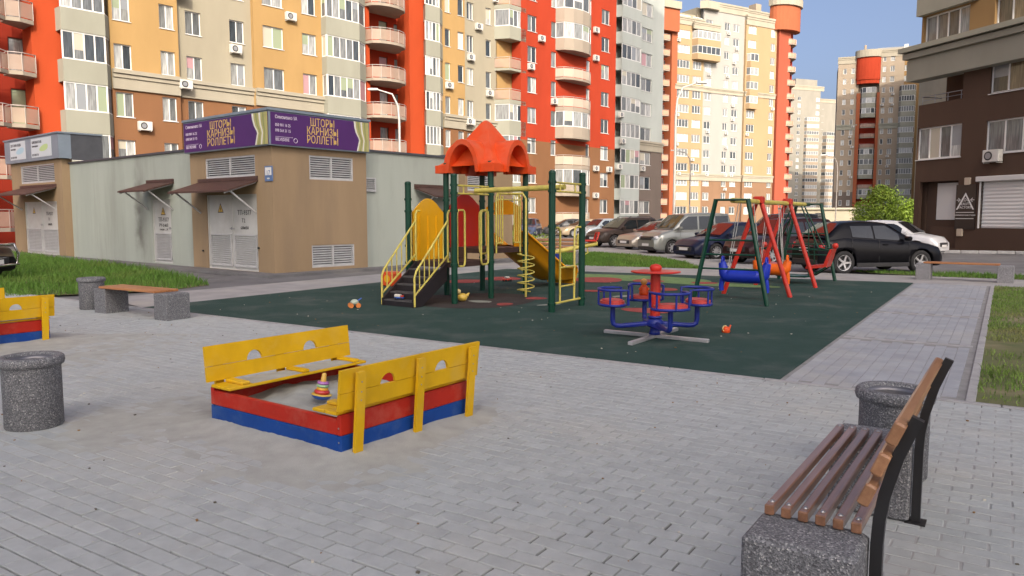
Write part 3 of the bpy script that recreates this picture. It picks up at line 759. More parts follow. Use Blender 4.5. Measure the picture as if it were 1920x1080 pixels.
# ---- the brown tower with the red middle
P4 = Plane((97.5, 228.0), -21)
B4 = thing('tower_block', 'brown tower block with red middle bay and curved red crown behind the tree', 'building', loc=(97.5, 228, 0), rz=R(-21))
U4 = lambda px, off=0.0, py=250: P4.u(px, off, py)
F4 = lambda k: 1.0 + 2.95 * k
zt = P4.z(1585, 118)
zc4 = P4.z(1590, 360)
sect(B4, U4, 1567, 1606, 0.3, [(-.5, zc4, W_slate), (zc4, zt, W_taupe)], [(1577, 1583, 1), (1592, 1598, 1)], 0, 14, F4, acp=.2)
sect(B4, U4, 1645, 1690, 0.3, [(-.5, zc4, W_slate), (zc4, P4.z(1660, 105), W_taupe)], [(1650, 1656, 1), (1664, 1672, 2)], 0, 15, F4, acp=.2)
sect(B4, U4, 1684, 1725, 0.0, [(-.5, P4.z(1700, 90), W_ochre)], [(1688, 1696, 2)], 0, 16, F4, acp=0)
wall_part(B4, 'wall', U4(1604), U4(1647), -.5, P4.z(1620, 175), 0.8, W_deepred)
wall_part(B4, 'pier', U4(1603), U4(1610), -.5, P4.z(1620, 175), -.6, W_salmon, back=1.6); wall_part(B4, 'pier', U4(1640.5), U4(1646), -.5, P4.z(1620, 175), -.6, W_salmon, back=1.6)
polybay(B4, arc(U4(1610, .5), U4(1641, .5), 1.6, 5, .2), range(0, 13), W_pale, 1, F4, open_floors=(1, 3, 7, 8, 9), each=False, gl=M_glass_far)
polybay(B4, trap(U4(1682, 1), U4(1715, 1), 1.8, .6), range(0, 13), W_pale, [1, 5, 1], F4, each=False, gl=M_glass_far)
za, zb = P4.z(1620, 150, 1), P4.z(1620, 108, 1)
polybay(B4, arc(U4(1601, 1), U4(1646, 1), 2.2, 7, .2), (13,), W_red, 2, lambda k: F4(13) + .8, each=False, gl=M_glass_far)
MB().prism(arc(U4(1600, 1), U4(1647, 1), 2.6, 12, .4), za, zb).build('crown', W_red, B4)
MB().prism(arc(U4(1598, 1), U4(1648, 1), 3.1, 12, .45), zb, zb + 2.0).build('crown_cornice', W_cornice, B4)
cornice(B4, U4(1566), U4(1606), -.3, zt - .4, zt + 1.6); cornice(B4, U4(1645), U4(1690), -.3, P4.z(1660, 105) - .3, P4.z(1660, 105) + 1.8)
for a, b_ in ((1567, 1606), (1645, 1684)): cornice(B4, U4(a), U4(b_), -.3, F4(9) - .6, F4(9) + .9, W_pale)
MB().prism([(U4(1568), .9), (U4(1740), .9), (U4(1740), 14), (U4(1568), 14)], -.5, zt - .2).build('rear_block', W_taupe, B4)
MB().prism([(U4(1640), 2), (U4(1740), 2), (U4(1740), 14), (U4(1640), 14)], zt - .2, P4.z(1700, 84)).build('attic_block', W_white, B4)
MB().box(U4(1616), U4(1620), 4, 5.5, zt, zb + 4.5).build('chimney', W_taupe, B4)

# ---- unseen blocks added to cast shade on the yard and two far buildings
M_nb = plaster('neighbour plaster', (0.55, 0.47, 0.34))
def shade_caster(label, x0, x1, y0, y1, h):
    t = thing('shade_block', label, 'building', loc=((x0 + x1) / 2, (y0 + y1) / 2, 0))
    w, d = (x1 - x0) / 2, (y1 - y0) / 2
    wall = MB().box(-w, w, -d, d, -.5, h).build('wall', M_nb, t)
    MB().box(-w - .4, w + .4, -d - .4, d + .4, h + .003, h + 1.2).build('parapet', W_cornice, t)
shade_caster('unseen cream tower block added behind the camera to shade the yard', -10, 56, -106, -90, 82)
shade_caster('hidden cream tower block added behind the dark brown building at right to shade the brown tower block', 99, 150, 172, 188, 60)
shade_caster('hidden cream slab block added behind the brown tower block to shade the distant cream block', 127, 150, 284, 300, 42)
# ---- the dark brown building on the right
PR = Plane((21.1, 40.0), math.degrees(math.atan2(-6.0, 1.9)))
BR = thing('apartment_building', 'dark brown building with pale cornice and corner loggia at the right edge', 'building', loc=(21.1, 40, 0), rz=PR.ang)
ar = lambda px, py, off=0.0: PR.at(px, py, off)
def rect(x0, y0, x1, y1, off=0.0):
    a = ar(x0, (y0 + y1) / 2, off); b_ = ar(x1, (y0 + y1) / 2, off); xm = (x0 + x1) / 2
    return a[0], b_[0], ar(xm, y1, off)[1], ar(xm, y0, off)[1]
uR0 = 0.0; uR1 = ar(2150, 300)[0]
W1 = rect(1734, 20, 1819, 78); W2 = rect(1868, -20, 1990, 40); W3 = rect(1858, 103, 1990, 165); W4 = rect(1848, 218, 1990, 283); W5 = rect(1720, 236, 1802, 297)
LG = rect(1700, 124, 1806, 193); LG = (uR0, LG[1], LG[2], LG[3])
DR = rect(1757, 343, 1797, 412, -.5); SH = rect(1838, 338, 1925, 428); REC = rect(1722, 340, 1794, 452)
REC = (REC[0], REC[1], 0.05, REC[3])
zcr = ar(1760, 112)[1]; zct = ar(1760, 82)[1]
hol = [W1, W2, W3, W4, W5, (SH[0], SH[1], SH[2], SH[3]), (REC[0], REC[1], REC[2], REC[3])]
wall_part(BR, 'wall', uR0, uR1, -.5, LG[2], 0, W_dark, hol, reveal=.2, back=.45)
wall_part(BR, 'wall', LG[1], uR1, LG[2] + .002, zcr, 0.001, W_dark, hol, reveal=.2, back=.45)
wall_part(BR, 'wall', uR0, uR1, zcr, 60, -0.05, W_ochre, [W1, W2], reveal=.2, back=.45)
for (a, b_, c, d), n, g in ((W1, 4, M_glass), (W2, 4, M_glass_amber), (W3, 4, M_glass_amber), (W4, 4, M_glass), (W5, 4, M_glass)):
    window(BR, a, c, b_ - a, d - c, .1, n, gl=g, fb=.07)
b = MB(); zz = zcr - .9
b.box(uR0 - .35, uR1, -.55, .3, zz, zz + (zct - zz) * .62); b.box(uR0 - .5, uR1, -.72, .3, zz + (zct - zz) * .66, zz + (zct - zz) * .82); b.box(uR0 - .65, uR1, -.9, .3, zz + (zct - zz) * .86, zct); b.box(uR0 - .3, uR1, -.5, .3, zz + .1, zct - .05)
b.build('cornice', W_olive, BR)
b = MB(); b.box(uR0 - .1, W1[1] + .5, -.35, 0.3, W1[3] + .05, W1[3] + 1.5); b.build('parapet_band', W_olive, BR)
b = MB(); b.box(LG[0] + .25, LG[1] + .2, 1.5, 1.7, LG[2], LG[3] + .6); b.box(LG[1], LG[1] + .3, .46, 1.6, LG[2], LG[3] + .6); b.box(uR0, LG[1] + .2, .46, 1.7, LG[2] - .25, LG[2] - .002); b.build('loggia_wall', W_dark, BR)
window(BR, LG[1] - .75, LG[2] + .05, .7, 2.0, 1.42, 1, m=mat('dark metal frame', (.03, .028, .026), .5), sill=False)
b = MB(); zr = LG[2] + .42
b.tube([(uR0 + .1, 1.4, zr), (uR0 + .1, .12, zr), (LG[1] - .02, .12, zr)], .022, 6); b.tube([(uR0 + .1, .12, zr - .2), (LG[1] - .02, .12, zr - .2)], .015, 6)
for i in range(4): b.cyl((uR0 + .12 + i * (LG[1] - uR0 - .3) / 3, .12, LG[2]), (uR0 + .12 + i * (LG[1] - uR0 - .3) / 3, .12, zr), .016, n=6)
b.build('railing', M_roofcap, BR)
# recessed entrance niche with white panel, shutter and sign
b = MB(); b.box(REC[0], REC[1] + .1, .55, .7, .0, REC[3] + .2); b.box(REC[0], REC[1], .46, 1.0, -.1, .05); b.build('niche_wall', W_dark, BR)
b = MB(); b.box(DR[0], min(DR[1], REC[1] - .02), .49, .547, DR[2], DR[3]); b.build('white_panel', mat('white shutter panel', (.62, .62, .6), .5), BR)
b = MB(); b.box(DR[0] - .1, REC[1] - .02, .25, .54, REC[2], DR[2] - .35); b.build('step', W_dark, BR)
sh = MB(); ns = 13
for i in range(ns):
    z0 = SH[2] + (SH[3] - SH[2]) * i / ns; z1 = SH[2] + (SH[3] - SH[2]) * (i + 1) / ns
    m_ = MB(); m_.quad([(SH[0] + .03, .12, z0), (SH[1], .12, z0), (SH[1], .095, (z0 + z1) / 2), (SH[0] + .03, .095, (z0 + z1) / 2)]); m_.quad([(SH[0] + .03, .095, (z0 + z1) / 2), (SH[1], .095, (z0 + z1) / 2), (SH[1], .12, z1), (SH[0] + .03, .12, z1)])
    m_.build('shutter_slat', mat('white shutter', (.70, .70, .68), .45), BR)
MB().cbox(SH[0] - .15, SH[1], -.22, 0.05, SH[3] - .02, SH[3] + .22, .02).build('shutter_box', mat('shutter box', (.62, .62, .6), .45), BR)
MB().box(SH[0] - .05, SH[0] + .0, -.06, .1, SH[2] - .02, SH[3]).build('shutter_guide', M_pvc, BR)
SG = rect(1793, 346, 1830, 430)
sg = MB().box(SG[0], SG[1], -.06, -.005, SG[2], SG[3]).build('sign_board', mat('dark sign board', (.035, .026, .022), .35), BR)
M_wht = mat('white print', (.72, .72, .70), .6)
um = (SG[0] + SG[1]) / 2; zt_ = ar(1810, 361)[1]; zb_ = ar(1810, 393)[1]; hw = (ar(1826, 393)[0] - ar(1792, 393)[0]) / 2
b = MB(); t = .03
for s in (-1, 1):
    b.quad([(um, -.064, zt_), (um + s * hw, -.064, zb_), (um + s * (hw - .09), -.064, zb_), (um, -.064, zt_ - .09 * (zt_ - zb_) / hw)][::s])
z1 = zb_ - .1
for z in (zb_ - .12, zb_ - .42): b.quad([(um - hw, -.064, z - t), (um + hw, -.064, z - t), (um + hw, -.064, z), (um - hw, -.064, z)])
for s in (-1, 1):
    x0 = um + s * hw * .98; x1 = um + s * hw * .52; z = zt_ - .36
    b.box(min(x0, x1), max(x0, x1), -.064, -.061, z - .015, z + .015)
    b.quad([(x1, -.0642, z), (x1 + s * .13, -.0642, z + .11), (x1 + s * .13, -.0642, z + .06)]); b.quad([(x1, -.0642, z), (x1 + s * .13, -.0642, z - .11), (x1 + s * .13, -.0642, z - .06)])
b.build('sign_marks', M_wht, sg)
for txt, z, s in (('LOT', .52, .2), ('BEAUTY', .74, .17), ('FACTORY', .94, .16)):
    letter(sg, txt, s * 1.05, M_wht, (um, -.066, zt_ - (zt_ - zb_) * z), align='CENTER')
letter(sg, 'ПАРИКМАХЕРСКАЯ СТУДИЯ', .085, M_wht, (um, -.066, zb_ - .30), align='CENTER')
for px, py in ((1816, 340), (1801, 436)):
    a = ar(px, py); MB().cbox(a[0] - .16, a[0] + .16, -.1, 0, a[1] - .18, a[1] + .18, .02).build('utility_box', mat('utility box', (.5, .42, .32) if py < 400 else (.66, .66, .62), .5), BR)
a = ar(1852, 305); ac_unit(BR, a[0], a[1], 0)
MB().prism([(uR0, 2.0), (uR1, 2.0), (uR1, 8.5), (uR0, 8.5)], -.5, 58).build('rear_block', W_dark, BR)
b = MB(); b.box(uR0 + .002, REC[0] - .002, .46, 2.0, -.5, REC[3] + .2); b.box(REC[0], uR1, .46, 2.0, -.5, REC[2] - .02); b.box(REC[1] + .1, uR1, .46, 2.0, .05, LG[2] - .26); b.box(LG[1] + .3, uR1, .46, 2.0, LG[2] - .26, 58); b.box(uR0, LG[1] + .3, .46, 2.0, LG[3] + .6, 58); b.box(uR0, REC[1] + .1, .46, 2.0, REC[3] + .2, LG[2] - .26); b.build('inner_block', W_dark, BR)
# ------------------------------------------------------------------ transformer station
K = G(516, 516)
SLA, SRA = -39.5, 50.5
SL = Plane((K.x, K.y), SLA); SR = Plane((K.x, K.y), SRA)
ST = thing('transformer_station', 'low tan and pale grey transformer station with purple curtain shop signs on its corner', 'building', loc=(K.x, K.y, 0), rz=R(SLA))
W_tan = mat('tan plaster', (0.32, 0.235, 0.145), 0.92, var=0.15, scale=0.8, bump=0.35, bscale=60, col3=(0.24, 0.18, 0.12), scale3=0.9, amt3=0.6, stretch=(1, 1, .22), spec=.2)
W_spale = mat('pale station plaster', (0.385, 0.425, 0.38), 0.92, var=0.12, scale=0.6, bump=0.35, bscale=60, col3=(0.23, 0.24, 0.21), scale3=0.7, amt3=0.4, stretch=(1.2, 1.2, .2), spec=.2)
M_door = mat('grey white door paint', (0.50, 0.51, 0.50), 0.5, var=0.12, scale=2, col3=(.36, .36, .34), scale3=1.2, amt3=.5)
M_louv = mat('louvre paint', (0.46, 0.47, 0.48), 0.5, var=0.15, scale=5)
M_canopy = mat('brown corrugated roofing', (0.085, 0.045, 0.035), 0.6, var=0.3, scale=6, bump=.4, bscale=30)
M_cap = mat('dark flashing', (0.07, 0.075, 0.085), 0.5, var=.2, scale=3)
M_purple = mat('purple sign print', (0.075, 0.018, 0.13), 0.35, var=.12, scale=1.5)
M_gold = mat('gold lettering', (0.62, 0.43, 0.12), 0.5); M_lil = mat('pale lilac lettering', (0.62, 0.55, 0.66), 0.5)
M_steelgrey = mat('grey sign box', (0.20, 0.25, 0.30), 0.5, var=.15, scale=2)
def stain(m, x0, w, z0, z1, col):
    nt = m.node_tree; N = nt.nodes; L = nt.links; b = N['Principled BSDF']; src = b.inputs['Base Color'].links[0].from_socket
    tc = N.new('ShaderNodeTexCoord'); sp = N.new('ShaderNodeSeparateXYZ'); L.new(tc.outputs['Object'], sp.inputs[0])
    nz = N.new('ShaderNodeTexNoise'); nz.inputs['Scale'].default_value = 2.2; nz.inputs['Detail'].default_value = 6; L.new(tc.outputs['Object'], nz.inputs['Vector'])
    def mth(op, a, b_=None):
        x = N.new('ShaderNodeMath'); x.operation = op
        for i, v in enumerate((a, b_)):
            if v is None: continue
            if isinstance(v, (int, float)): x.inputs[i].default_value = v
            else: L.new(v, x.inputs[i])
        return x.outputs[0]
    def rng(v, a, b_, c, d):
        x = N.new('ShaderNodeMapRange'); x.interpolation_type = 'SMOOTHSTEP'; L.new(v, x.inputs[0])
        for i, k in enumerate((a, b_, c, d)): x.inputs[i + 1].default_value = k
        return x.outputs[0]
    wob = mth('ADD', mth('SUBTRACT', sp.outputs[0], x0), mth('MULTIPLY', mth('SUBTRACT', nz.outputs['Fac'], .5), w * 1.2))
    f = rng(mth('ABSOLUTE', wob), 0.0, w, 1.0, 0.0)
    f = mth('MULTIPLY', f, mth('MULTIPLY', rng(sp.outputs[2], z0 - .5, z0 + .4, 0, 1), rng(sp.outputs[2], z1 - .8, z1, 1, .25)))
    f = mth('MULTIPLY', f, rng(nz.outputs['Fac'], .3, .65, .35, .8))
    mx = N.new('ShaderNodeMix'); mx.data_type = 'RGBA'; L.new(f, mx.inputs['Factor']); L.new(src, mx.inputs[6]); mx.inputs[7].default_value = (*col, 1)
    L.new(mx.outputs[2], b.inputs['Base Color'])
sl = lambda px, py, off=0.0: SL.at(px, py, off)
sr = lambda px, py, off=0.0: SR.at(px, py, off)
RZ = R(90)
zS0, zS1 = 3.58, 4.52            # sign band
zP = 3.72                        # pale wall top
uA = sl(360, 400)[0]; uB = sl(120, 400)[0]; uC = sl(26, 400)[0]
vA = sr(688, 400)[0]; vB = sr(873, 340)[0]; vC = sr(961, 340)[0]
def srect(f, x0, y0, x1, y1):
    xm, ym = (x0 + x1) / 2, (y0 + y1) / 2
    return f(x0, ym)[0], f(x1, ym)[0], f(xm, y1)[1], f(xm, y0)[1]
def louvre(parent, a, b, c, d, y, rz=None, n=None, split=True):
    m = MB(); n = n or max(6, int((d - c) / .075)); fb = .05
    m.box(a, b, y - .03, y + .03, c, c + fb); m.box(a, b, y - .03, y + .03, d - fb, d)
    xs = [a, b - fb] + ([(a + b) / 2 - fb / 2] if split else [])
    for x in xs: m.box(x, x + fb, y - .032, y + .028, c + fb, d - fb)
    for i in range(n):
        z = c + fb + (d - c - 2 * fb) * (i + .15) / n; h = (d - c - 2 * fb) / n
        m.quad([(a + fb, y - .02, z), (b - fb, y - .02, z), (b - fb, y + .03, z + h * .5), (a + fb, y + .03, z + h * .5)])
        m.quad([(a + fb, y - .02, z), (b - fb, y - .02, z), (b - fb, y - .02, z - .012), (a + fb, y - .02, z - .012)])
    m.quad([(a + fb, y + .06, c + fb), (b - fb, y + .06, c + fb), (b - fb, y + .06, d - fb), (a + fb, y + .06, d - fb)], 1)
    return m.build('louvre', [M_louv, M_black], parent, rz=rz)
def canopy(a, b, z, dep, drop, rz=None, y=0.0, ext=0.0):
    o = MB(); t = .05
    o.quad([(a, y, z), (b, y, z), (b - ext * 0, y - dep, z - drop), (a, y - dep, z - drop)])
    o.quad([(a, y - dep, z - drop - t), (b, y - dep, z - drop - t), (b, y, z - t), (a, y, z - t)])
    o.quad([(a, y - dep, z - drop - t), (a, y - dep, z - drop), (b, y - dep, z - drop), (b, y - dep, z - drop - t)])
    o.quad([(a, y, z - t), (a, y, z), (a, y - dep, z - drop), (a, y - dep, z - drop - t)]); o.quad([(b, y, z), (b, y, z - t), (b, y - dep, z - drop - t), (b, y - dep, z - drop)])
    o.box(a, b, y - .03, y - .004, z, z + .1)
    c = o.build('canopy', M_canopy, ST, rz=rz)
    for x in (a + .12, b - .12):
        k = MB(); k.tube([(x, y - dep * .82, z - drop * .82 - .07), (x, y - .02, z - drop - .62)], .028, 6); k.tube([(x, y - dep * .98, z - drop - .07), (x, y - .01, z - .08)], .024, 6)
        k.build('bracket', M_louv, c)
    return c
V1 = srect(sl, 385, 294, 478, 333); V2 = srect(sr, 580, 294, 662, 338); V3 = srect(sr, 585, 459, 665, 500)
D1 = srect(sl, 389, 362, 483, 505); D1 = (D1[0], D1[1], .05, 2.28)
wall_part(ST, 'wall', uA, -.006, -.3, zS0, 0, W_tan, [V1, D1], reveal=.12, back=.4)
o = wall_part(ST, 'wall', .005, vA, -.3, zS0, 0.001, W_tan, [V2, V3], reveal=.12, back=.4); o.rotation_euler.z = RZ
louvre(ST, *V1, .05); louvre(ST, *V2, .05, RZ); louvre(ST, *V3, .05, RZ)
def door_leaf(a, b, z0, z1, zl, txts, tri, split=True):
    d = MB(); d.box(a, b, .07, .11, z0, z1); d.box(a, a + .05, .03, .07, z0, z1); d.box(b - .05, b, .03, .07, z0, z1); d.box(a + .05, b - .05, .03, .07, z1 - .05, z1); d.box(a + .05, b - .05, .03, .07, z0, z0 + .04)
    if split: d.box((a + b) / 2 - .02, (a + b) / 2 + .02, .045, .07, z0 + .04, z1 - .05)
    dd = d.build('door', M_door, ST)
    if split:
        m_ = (a + b) / 2
        louvre(dd, a + .1, m_ - .07, z0 + .1, zl, .05, n=14, split=False); louvre(dd, m_ + .07, b - .1, z0 + .1, zl, .05, n=14, split=False)
    else: louvre(dd, a + .1, b - .1, z0 + .1, zl, .05, n=16, split=False)
    h = MB(); m_ = (a + b) / 2 if split else b - .15
    h.tube([(m_ - .12, .02, zl + .16), (m_ + .12, .02, zl + .16)], .014, 6); h.box(m_ - .05, m_ - .03, .02, .07, zl + .12, zl + .2); h.build('handle', M_roofcap, dd)
    for t, x, z, s in txts: letter(dd, t, s, M_black, (x, .0675, z), align='CENTER')
    if tri:
        x, z, s = tri
        t = MB(); t.quad([(x - s, .0665, z), (x + s, .0665, z), (x, .0665, z + s * 1.73)], 0); t.quad([(x - s * .74, .064, z + s * .16), (x + s * .74, .064, z + s * .16), (x, .064, z + s * 1.44)], 1)
        t.quad([(x + .02, .0625, z + s * 1.1), (x - .05, .0625, z + s * .65), (x + .01, .0625, z + s * .7)], 0); t.quad([(x - .01, .0625, z + s * .7), (x + .04, .0625, z + s * .7), (x - .01, .0625, z + s * .25)], 0)
        t.build('warning_sign', [M_black, mat('warning yellow', (.55, .36, .06), .6)], dd)
    return dd
m1 = (D1[0] + D1[1]) / 2; w1 = D1[1] - D1[0]
door_leaf(*D1[:2], .05, 2.28, 1.12, [('ТП-9377', m1 + w1 * .22, 1.68, .2), ('Т2', m1 + w1 * .2, 1.46, .17), ('630кВА', m1 + w1 * .22, 1.26, .13)], (m1 - w1 * .25, 1.75, .17))
canopy(sl(372, 336)[0], sl(484, 336)[0], 2.68, 1.0, .32)
b_ = MB(); pl = srect(sl, 499, 311, 513, 340); b_.cbox(pl[0] - .03, pl[1] - .02, -.03, -.002, pl[2], pl[3], .008); hp = b_.build('house_number_plate', mat('blue enamel', (.10, .17, .33), .35), ST)
b_ = MB(); b_.box(pl[0] + .01, pl[1] - .06, -.036, -.0305, pl[2] + .17, pl[3] - .04); b_.build('plate_panel', M_pvc, hp)
letter(hp, '17', .19, MATS['blue enamel'], ((pl[0] + pl[1]) / 2 - .025, -.037, pl[3] - .25), align='CENTER'); letter(hp, 'вул.', .07, M_pvc, ((pl[0] + pl[1]) / 2 - .025, -.034, pl[2] + .06), align='CENTER')
# drain pipe / rust stains at the corner block foot
for px, py in ((487, 465), (383, 470)):
    a = sl(px, py); MB().cyl((a[0], -.02, a[1]), (a[0], -.06, a[1]), .03, n=8).build('wall_fitting', M_black, ST)
# purple signs
def curtain(par, x0, x1, z0, z1, y, rz=None, rightface=False):
    c = MB(); n = 9; zm = z0 + (z1 - z0) * .36
    for i in range(n):
        f0, f1 = i / n, (i + 1) / n
        W = x1 - x0
        rows = []
        for z, pinch in ((z1, 0.0), (zm + .7 * (z1 - zm), .03), (zm + .4 * (z1 - zm), .12), (zm + .15 * (z1 - zm), .28), (zm, .34), (zm - .2 * (zm - z0), .3), (z0, .18)):
            l = x0 + W * pinch
            a = l + (x1 - l) * f0; b2 = l + (x1 - l) * f1
            rows.append([(a, y, z), ((a + b2) / 2, y - .018, z), (b2, y, z)])
        c.grid(rows, [1, 0, 2, 0, 1, 0, 2, 0, 0][i], True, flip=True)
    return c.build('curtain_print', [mat('curtain gold', (.36, .34, .13), .6), mat('curtain white', (.62, .62, .56), .6), mat('curtain green', (.24, .26, .10), .6)], par, rz=rz)
def sign(a, b, rz, texts_x, flip=False):
    g = MB(); g.box(a, b, -.16, .05, zS0, zS1); g.box(a - .02, b + .02, -.2, .1, zS1, zS1 + .07)
    box = g.build('sign_box', M_steelgrey, ST, rz=rz)
    p = MB(); p.box(a + .04, b - .04, -.175, -.161, zS0 + .03, zS1 - .04); pan = p.build('sign_panel', M_purple, ST, rz=rz)
    W = b - a; h = zS1 - zS0
    curtain(pan, b - W * .175, b - .045, zS0 + .03, zS1 - .04, -.18)
    cx = a + W * texts_x[0]
    for i, t in enumerate(('ШТОРЫ', 'КАРНИЗЫ', 'РОЛЛЕТЫ')):
        letter(pan, t, h * .33, M_gold, (cx, -.177, zS1 - h * (.33 + .26 * i)), align='CENTER', sx=texts_x[2])
    cx = a + W * texts_x[1]
    for t, z, s in (('Симоненко 5А', .22, .15), ('050 901 16 25', .44, .125), ('098 564 31 15', .60, .125), ('BELVEDERE', .86, .13)):
        letter(pan, t, h * s, M_lil, (cx, -.177, zS1 - h * z), align='LEFT', sx=texts_x[2])
    r_ = MB(); r_.tube([(cx + W * .185 + .06 * math.cos(t * .4488), -.177, zS1 - h * .82 + .06 * math.sin(t * .4488)) for t in range(14)], .008, 4, closed=True); r_.box(cx + W * .155, cx + W * .185 + .07, -.1765, -.175, zS1 - h * .735, zS1 - h * .72) if False else None
    r_.build('emblem', M_lil, pan)
    l = MB(); l.box(cx, cx + W * .16, -.1785, -.1755, zS1 - h * .745, zS1 - h * .735); l.build('rule', M_lil, pan)
sign(uA - .02, .165, None, (.47, .035, 1.0)); sign(-.155, vA + .02, RZ, (.50, .05, .72))
# pale sections
stain(W_spale, sl(247, 400)[0], .55, 0.3, 3.3, (.13, .13, .115))
D2 = srect(sl, 270, 370, 305, 493); D2 = (D2[0], D2[1], .05, 2.2)
wall_part(ST, 'wall', uB, uA, -.3, zP, .3, W_spale, [D2], reveal=.12, back=.3)
dd = door_leaf(D2[0], D2[1], .05, 2.2, 1.08, [('ТП-9377', (D2[0] + D2[1]) / 2, 1.46, .2), ('РУ-0,4кВ', (D2[0] + D2[1]) / 2, 1.28, .16), ('секция 1, 2А', (D2[0] + D2[1]) / 2, 1.16, .1)], ((D2[0] + D2[1]) / 2, 1.68, .17), split=False)
dd.location.y = .3
c = canopy(sl(258, 330)[0], sl(309, 330)[0], 2.78, 1.0, .3, y=.3)
o = wall_part(ST, 'wall', vA, vB, -.3, zP - .05, .35, W_spale, [], back=.3); o.rotation_euler.z = RZ
V4 = (vA + .05, vA + .75, 2.45, 2.85); louvre(ST, vA - .02, vA + .62, 2.42, 2.86, .3, RZ, split=False)
canopy(sr(765, 345)[0] + .6, sr(835, 345)[0] + .5, 2.62, 1.0, .3, RZ, y=.35)
# far right tan block, seen behind the play tower
o = wall_part(ST, 'wall', vB, vC, -.3, zS0 + .1, 0, W_tan, [(vB + .1, vC - 1.1, 2.55, 3.3)], reveal=.12, back=.5); o.rotation_euler.z = RZ
louvre(ST, vB + .1, vC - 1.1, 2.55, 3.3, .05, RZ)
g = MB(); g.box(vB - .05, vC + .05, -.12, 3, zS0 + .1, zS0 + .28); g.build('flashing', M_cap, ST, rz=RZ)
# left tan block with grey blue sign box
V5 = srect(sl, 39, 309, 102, 343); D3 = srect(sl, 48, 372, 109, 480); D3 = (D3[0], D3[1], .05, 2.25)
wall_part(ST, 'wall', uC, uB, -.3, zS0 + .35, 0, W_tan, [V5, D3], reveal=.12, back=.4)
louvre(ST, *V5, .05); m3 = (D3[0] + D3[1]) / 2; w3 = D3[1] - D3[0]
door_leaf(*D3[:2], .05, 2.25, 1.12, [('ТП-9377', m3 + w3 * .22, 1.68, .2), ('Т1', m3 + w3 * .2, 1.46, .17), ('630кВА', m3 + w3 * .22, 1.26, .13)], (m3 - w3 * .25, 1.75, .17))
canopy(sl(38, 346)[0], sl(106, 346)[0], 2.85, 1.1, .32)
sb = srect(sl, 12, 250, 120, 298)
g = MB(); g.box(uC - .15, uB + .25, -.16, .3, zS0 + .352, zS0 + 1.32); g.box(uC - .2, uB + .3, -.2, 1.5, zS0 + 1.32, zS0 + 1.38); g.box(uB + .2, uB + .25, .3, 1.5, zS0 + .3, zS0 + 1.31, 1); bx = g.build('sign_box', [M_steelgrey, M_cap], ST)
W = uB - uC; h = .97
for x0, x1, words, tint in ((.1, .42, ('ДОСТАВКА ВОДЫ', 'чистая вода', '067 503 09 06'), (.35, .52, .62)), (.54, .92, ('ШИНОМОНТАЖ', 'балансировка', '093 508 69 50'), (.42, .55, .25))):
    a, b2 = uC + W * x0, uC + W * x1; z0, z1 = zS0 + .48, zS0 + 1.24
    ps = MB().box(a, b2, -.172, -.161, z0, z1).build('poster', mat('pale poster print', (.50, .56, .60), .5), ST)
    letter(ps, words[0], .15, M_cap, (a + .1, -.174, z1 - .2), sx=.9); letter(ps, words[1], .11, M_cap, (a + .1, -.174, z1 - .34), sx=.9); letter(ps, words[2], .13, M_cap, (a + .1, -.174, z0 + .06), sx=.9)
    pr = MB(); pr.quad([(x, -.1745, z) for x, z in blob((a + b2) / 2 + .3, (z0 + z1) / 2 - .03, .5, .12, .1)][::-1]); pr.build('poster_print', mat('poster tint %d' % int(x0 * 10), tint, .6), ps)
# roof and flashings
g = MB(); g.box(uB, uA, .24, .9, zP, zP + .07); g.build('flashing', M_cap, ST)
g = MB(); g.box(vA, vB, .29, .9, zP - .05, zP + .02); g.build('flashing', M_cap, ST, rz=RZ)
g = MB(); g.prism([(uC, .41), (uA + .1, .7), (-.41, .5), (-.41, vC), (uC, vC)], -.3, zP - .12); g.build('core_block', W_spale, ST)
g = MB(); g.box(uA + .1, -.42, .42, 3.0, zS0 - .4, zS1 - .02); g.build('roof_block', M_cap, ST)
# plinth strip of concrete at the foot
g = MB(); g.box(uC - .3, .55, -.55, -.006, -.05, .05); g.box(.006, .55, -.006, vC, -.05, .05); g.build('apron', M_asphalt, ST)
# ------------------------------------------------------------------ playground equipment
M_gpost = mat('dark green paint', (0.006, 0.05, 0.03), 0.35, var=.15, scale=6, coat=.12, spec=.3)
M_yel = mat('yellow rail paint', (0.58, 0.50, 0.11), 0.4, var=.12, scale=9, col3=(.34, .27, .10), scale3=9, amt3=.45, coat=.12, spec=.3)
M_yelpl = mat('amber plastic', (0.78, 0.40, 0.008), 0.45, var=.1, scale=2.5, col3=(.66, .40, .07), scale3=1.6, amt3=.5, coat=.1, spec=.3)
M_orgpl = mat('orange plastic', (0.90, 0.38, 0.008), 0.4, var=.12, scale=2.5, coat=.1, spec=.3)
M_redpl = mat('red orange plastic', (0.70, 0.075, 0.012), 0.42, var=.1, scale=2.5, col3=(.62, .16, .08), scale3=1.4, amt3=.45, coat=.1, spec=.3)
M_redpan = mat('red panel plastic', (0.48, 0.018, 0.012), 0.42, var=.12, scale=2)
M_redpt = mat('red paint', (0.52, 0.03, 0.018), 0.4, var=.12, scale=6, col3=(.40, .10, .07), scale3=6, amt3=.5, coat=.12, spec=.3)
M_bluept = mat('blue paint', (0.015, 0.03, 0.24), 0.35, var=.12, scale=8, coat=.12, spec=.3)
M_bluepl = mat('blue plastic', (0.012, 0.035, 0.42), 0.4, var=.12, scale=3, coat=.1, spec=.3)
M_deck = mat('brown deck', (0.05, 0.025, 0.02), 0.6, var=.25, scale=6)
M_riser = mat('black stair steel', (0.018, 0.014, 0.016), 0.5, var=.2, scale=6)
M_tread = mat('worn tread', (0.09, 0.085, 0.085), 0.45, var=.3, scale=5)
M_teal = mat('teal paint', (0.02, 0.13, 0.10), 0.4, var=.1, scale=6)
